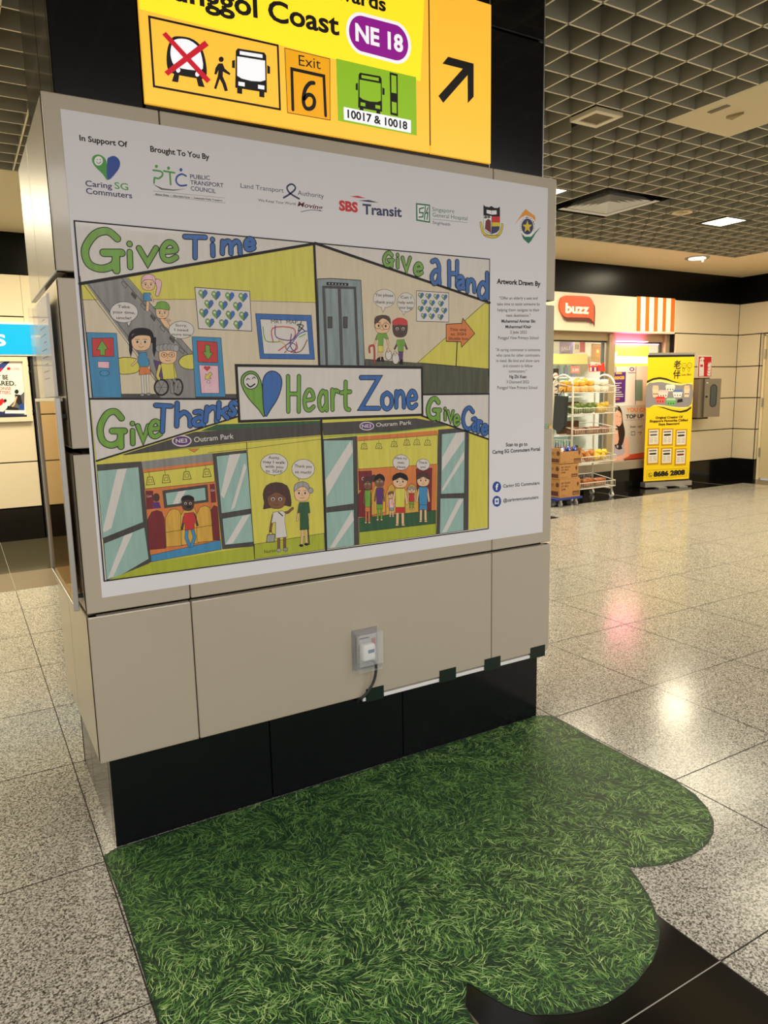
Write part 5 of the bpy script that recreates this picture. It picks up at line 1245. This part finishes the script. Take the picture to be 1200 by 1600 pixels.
m = MB(); p = BL+bu*(BW/2)-bn*.02; m.tube([(p.x, p.y, .08), (p.x, p.y, 1.92)], .01, ALU, 8); m.build('support_pole', bt)
YEL = mat('banner_yellow', (240, 206, 10), .45, coat=.15)
m = MB(); bbox(m, .008, BW-.008, .085, 1.906, -.0006, .0006, YEL); m.build('banner_sheet', bt)
C = Canvas(BL+bn*.0007, bu, (0, 0, 1), dl=4e-5, base=0); C.fr = None
Wd, B0 = BW-.016, .008
def bp_(x, y):
    """print layout: crop measurements of the flat banner, bilinear between its corners"""
    yt = 150+(x-90)*-.02; L_ = 92-(y-150)*.031; R_ = 520-(y-150)*.017
    top = 118+(x-90)*(-8/430); bot = 1272+(x-55)*(-8/445)
    return (B0+Wd*(x-L_)/(R_-L_), 1.915-(1.915-.085)*(y-top)/(bot-top))
class BC:
    def pt(s, x, y): return bp_(x, y)
C.pt = lambda x, y: bp_(x, y); C.fr = (0, 0, 1)
C.poly([(90, 122), (519, 113), (518, 135), (90, 146)], BLKP); C.poly([(56, 1262), (500, 1250), (500, 1272), (55, 1284)], BLKP)
C.poly([(80, 372), (140, 345), (220, 342), (300, 362), (400, 378), (508, 368), (503, 575), (440, 605), (360, 600), (240, 580), (150, 575), (73, 600)], mat('banner_cream', (246, 226, 130), .5))
C.poly([(80, 395), (140, 368), (220, 362), (300, 380), (400, 392), (507, 384), (503, 560), (440, 588), (340, 585), (240, 570), (150, 568), (73, 592)], mat('banner_photo', (140, 136, 140), .5), sm=2)
C.poly([(83, 352), (140, 328), (200, 318), (260, 328), (330, 355), (430, 376), (330, 366), (260, 345), (200, 336), (140, 346), (82, 374)], K)
C.poly([(170, 578), (240, 588), (320, 612), (400, 624), (460, 610), (502, 582), (501, 602), (460, 630), (400, 640), (320, 624), (240, 598)], K)
for x, y, rx, ry, top, bd in ((163, 445, 30, 52, (224, 190, 160), (232, 200, 170)), (455, 445, 28, 52, (228, 190, 150), (232, 204, 176)), (300, 415, 46, 30, (236, 226, 222), (236, 222, 206)), (235, 468, 46, 34, (236, 196, 190), (240, 214, 206)), (368, 466, 46, 34, (80, 120, 190), (232, 228, 228)), (208, 522, 46, 30, (206, 46, 46), (214, 96, 90)), (308, 540, 46, 34, (170, 206, 160), (110, 170, 110))):
    a, b = mat('cup_%d_%d_%d' % top, top, .5), mat('cup_%d_%d_%d' % bd, bd, .5)
    C.poly([(x-rx, y-ry*.4), (x+rx, y-ry*.4), (x+rx*.75, y+ry), (x-rx*.75, y+ry)], b); C.poly([(x-rx, y-ry*.4), (x-rx*.8, y-ry), (x+rx*.8, y-ry), (x+rx, y-ry*.4)], a)
    for k in (-.5, 0, .5): C.circ(x+k*rx, y+ry*.45, 5, 7, K, n=8)
C.poly([(370, 520), (415, 510), (418, 540), (365, 548)], K)
C.text('老', 325, 240, 392, 238, 58, K, .02); C.text('伴', 322, 325, 390, 322, 58, K, .02)
for x, y in ((424, 218), (474, 212)): C.stroke([(x+22*math.cos(a*math.pi/6), y+24*math.sin(a*math.pi/6)) for a in range(13)], 3, K); C.circ(x-7, y-2, 3, 3, K, n=8); C.circ(x+8, y-2, 3, 3, K, n=8)
for x, y in ((418, 250), (468, 250)): C.stroke([(x+10*math.cos(a*math.pi/5), y+18*math.sin(a*math.pi/5)) for a in range(11)], 3, K)
C.text('Lao Ban', 402, 304, 492, 302, 18, K, .01)
for t_, x0, x1, y in (('Original Creator Of', 165, 422, 692), ('Singapore Favourite Chilled', 110, 472, 722), ('Soya Beancurd', 195, 392, 752)): C.text(t_, x0, y, x1, y-6, 20, mat('banner_brown', (90, 66, 10), .5), .05)
GOLD = mat('banner_gold', (190, 140, 20), .5)
for x, y in ((106, 790), (236, 792), (368, 800), (100, 962), (232, 966), (366, 976)):
    C.poly([(x-10, y-10), (x+102, y-12), (x+98, y+145), (x-13, y+148)], GOLD); C.poly([(x+2, y+2), (x+90, y), (x+88, y+130), (x, y+132)], mat('clipping_white', (228, 220, 206), .5))
    C.stroke([(x+12, y+20), (x+74, y+18)], 12, LGR); C.stroke([(x+18, y+48), (x+70, y+46)], 16, rnd.choice([LM, LGR, INK]))
    for q in range(4): C.stroke([(x+10, y+74+q*13), (x+38, y+73+q*13)], 3, LGR); C.stroke([(x+48, y+73+q*13), (x+78, y+72+q*13)], 3, LGR)
C.stroke([(90, 1160), (480, 1150), (476, 1225), (85, 1240), (90, 1160)], 2.5, GOLD)
C.circ(122, 1203, 20, 20, K, n=16); C.circ(122, 1203, 16, 16, YEL, n=16); C.stroke([(114, 1192), (116, 1204), (130, 1213)], 6, K); C.text('8686 2808', 152, 1218, 458, 1208, 42, K, .06)
C.build('banner_print', bt)

# ------------------------------------------------------------------ extinguisher sign and cabinet
RD = mat('fire_red', (200, 22, 34), .4)
C0 = Canvas((0, YW-.004, 0), (1, 0, 0), (0, 0, 1), dl=5e-5); C0.fr = (1060, 480, 8.571)
a = C0.pt(262, 932); b = C0.pt(446, 655)
t = thing('safety_sign', 'red and white fire extinguisher sign on the cream wall above the steel cabinet', 'sign', (a[0]+.15, YW-.004, a[1]))
m = MB(); m.box((a[0]-.012, YW-.004, a[1]-.008), (b[0]+.01, YW-.0005, b[1]+.008), WHITE); m.build('sign_plate', t)
C0.poly([(272, 662), (444, 662), (438, 930), (260, 932)], RD)
C0.poly([(282, 740), (288, 712), (282, 700), (300, 678), (322, 668), (345, 680), (346, 695), (330, 712), (342, 740), (340, 920), (275, 924)], LP); C0.rect(293, 768, 328, 800, RD); C0.circ(305, 712, 8, 8, RD)
C0.poly([(400, 760), (408, 735), (418, 765), (425, 728), (438, 760), (432, 850), (430, 920), (392, 918), (380, 885), (398, 895), (384, 845), (402, 862), (388, 815), (406, 830), (392, 785)], LP)
for q in (800, 845, 885): C0.stroke([(402, q), (412, q+10), (430, q-6)], 4, RD)
C0.build('sign_symbol', t)
YC = 7.02
t = thing('extinguisher_cabinet', 'brushed steel extinguisher cabinet with oval window, its door ajar, below the red sign', 'cabinet', (9.85, 7.12, .98))
m = MB(); CB0 = W(1087, 652, 1, YC); CB1 = W(1102, 592, 1, YC)
x0, x1 = 9.42, 9.655
SS = mat('cabinet_steel', (140, 132, 118), .35, metal=.7)
m.box((9.50, YC, .99), (9.74, YW-.005, 1.56), SS, .004); m.box((9.485, YC+.005, .97), (9.75, YW-.004, .99), BLKP); m.box((9.485, YC+.005, 1.56), (9.75, YW-.004, 1.575), BLKP); m.build('cabinet_body', t)
pa, pb = Vector((9.60, 7.0, 0)), Vector((9.86, 6.92, 0)); du = (pb-pa).normalized(); dn = du.cross(Vector((0, 0, 1)))
m = MB()
def dbox(m, a0, a1, z0, z1, d0, d1, mm):
    P = [pa+du*a+dn*d+Vector((0, 0, z)) for z in (z0, z1) for a, d in ((a0, d0), (a1, d0), (a1, d1), (a0, d1))]
    m.add([p[:] for p in P], [(0, 3, 2, 1), (4, 5, 6, 7), (0, 1, 5, 4), (1, 2, 6, 5), (2, 3, 7, 6), (3, 0, 4, 7)], mm)
Ld = (pb-pa).length
dbox(m, 0, Ld, 1.0, 1.56, -.012, .012, SS); m.build('door_leaf', t)
C = Canvas(pa+dn*.013, du, (0, 0, 1), dl=4e-4, base=0); C.fr = None
C.stroke([(Ld*.55, 1.20), (Ld*.55, 1.42)], .12, mat('gasket', (40, 40, 40), .5), metric=True); C.stroke([(Ld*.55, 1.20), (Ld*.55, 1.42)], .088, mat('dark_window', (66, 70, 72), .1), metric=True); C.build('oval_window', t)
m = MB(); m.cyl((9.625, 6.965, 1.30), .014, .02, BLKP, axis=1, n=12); m.cyl((9.625, 6.965, 1.50), .008, .02, WHITE, axis=1, n=10); m.build('latch', t)
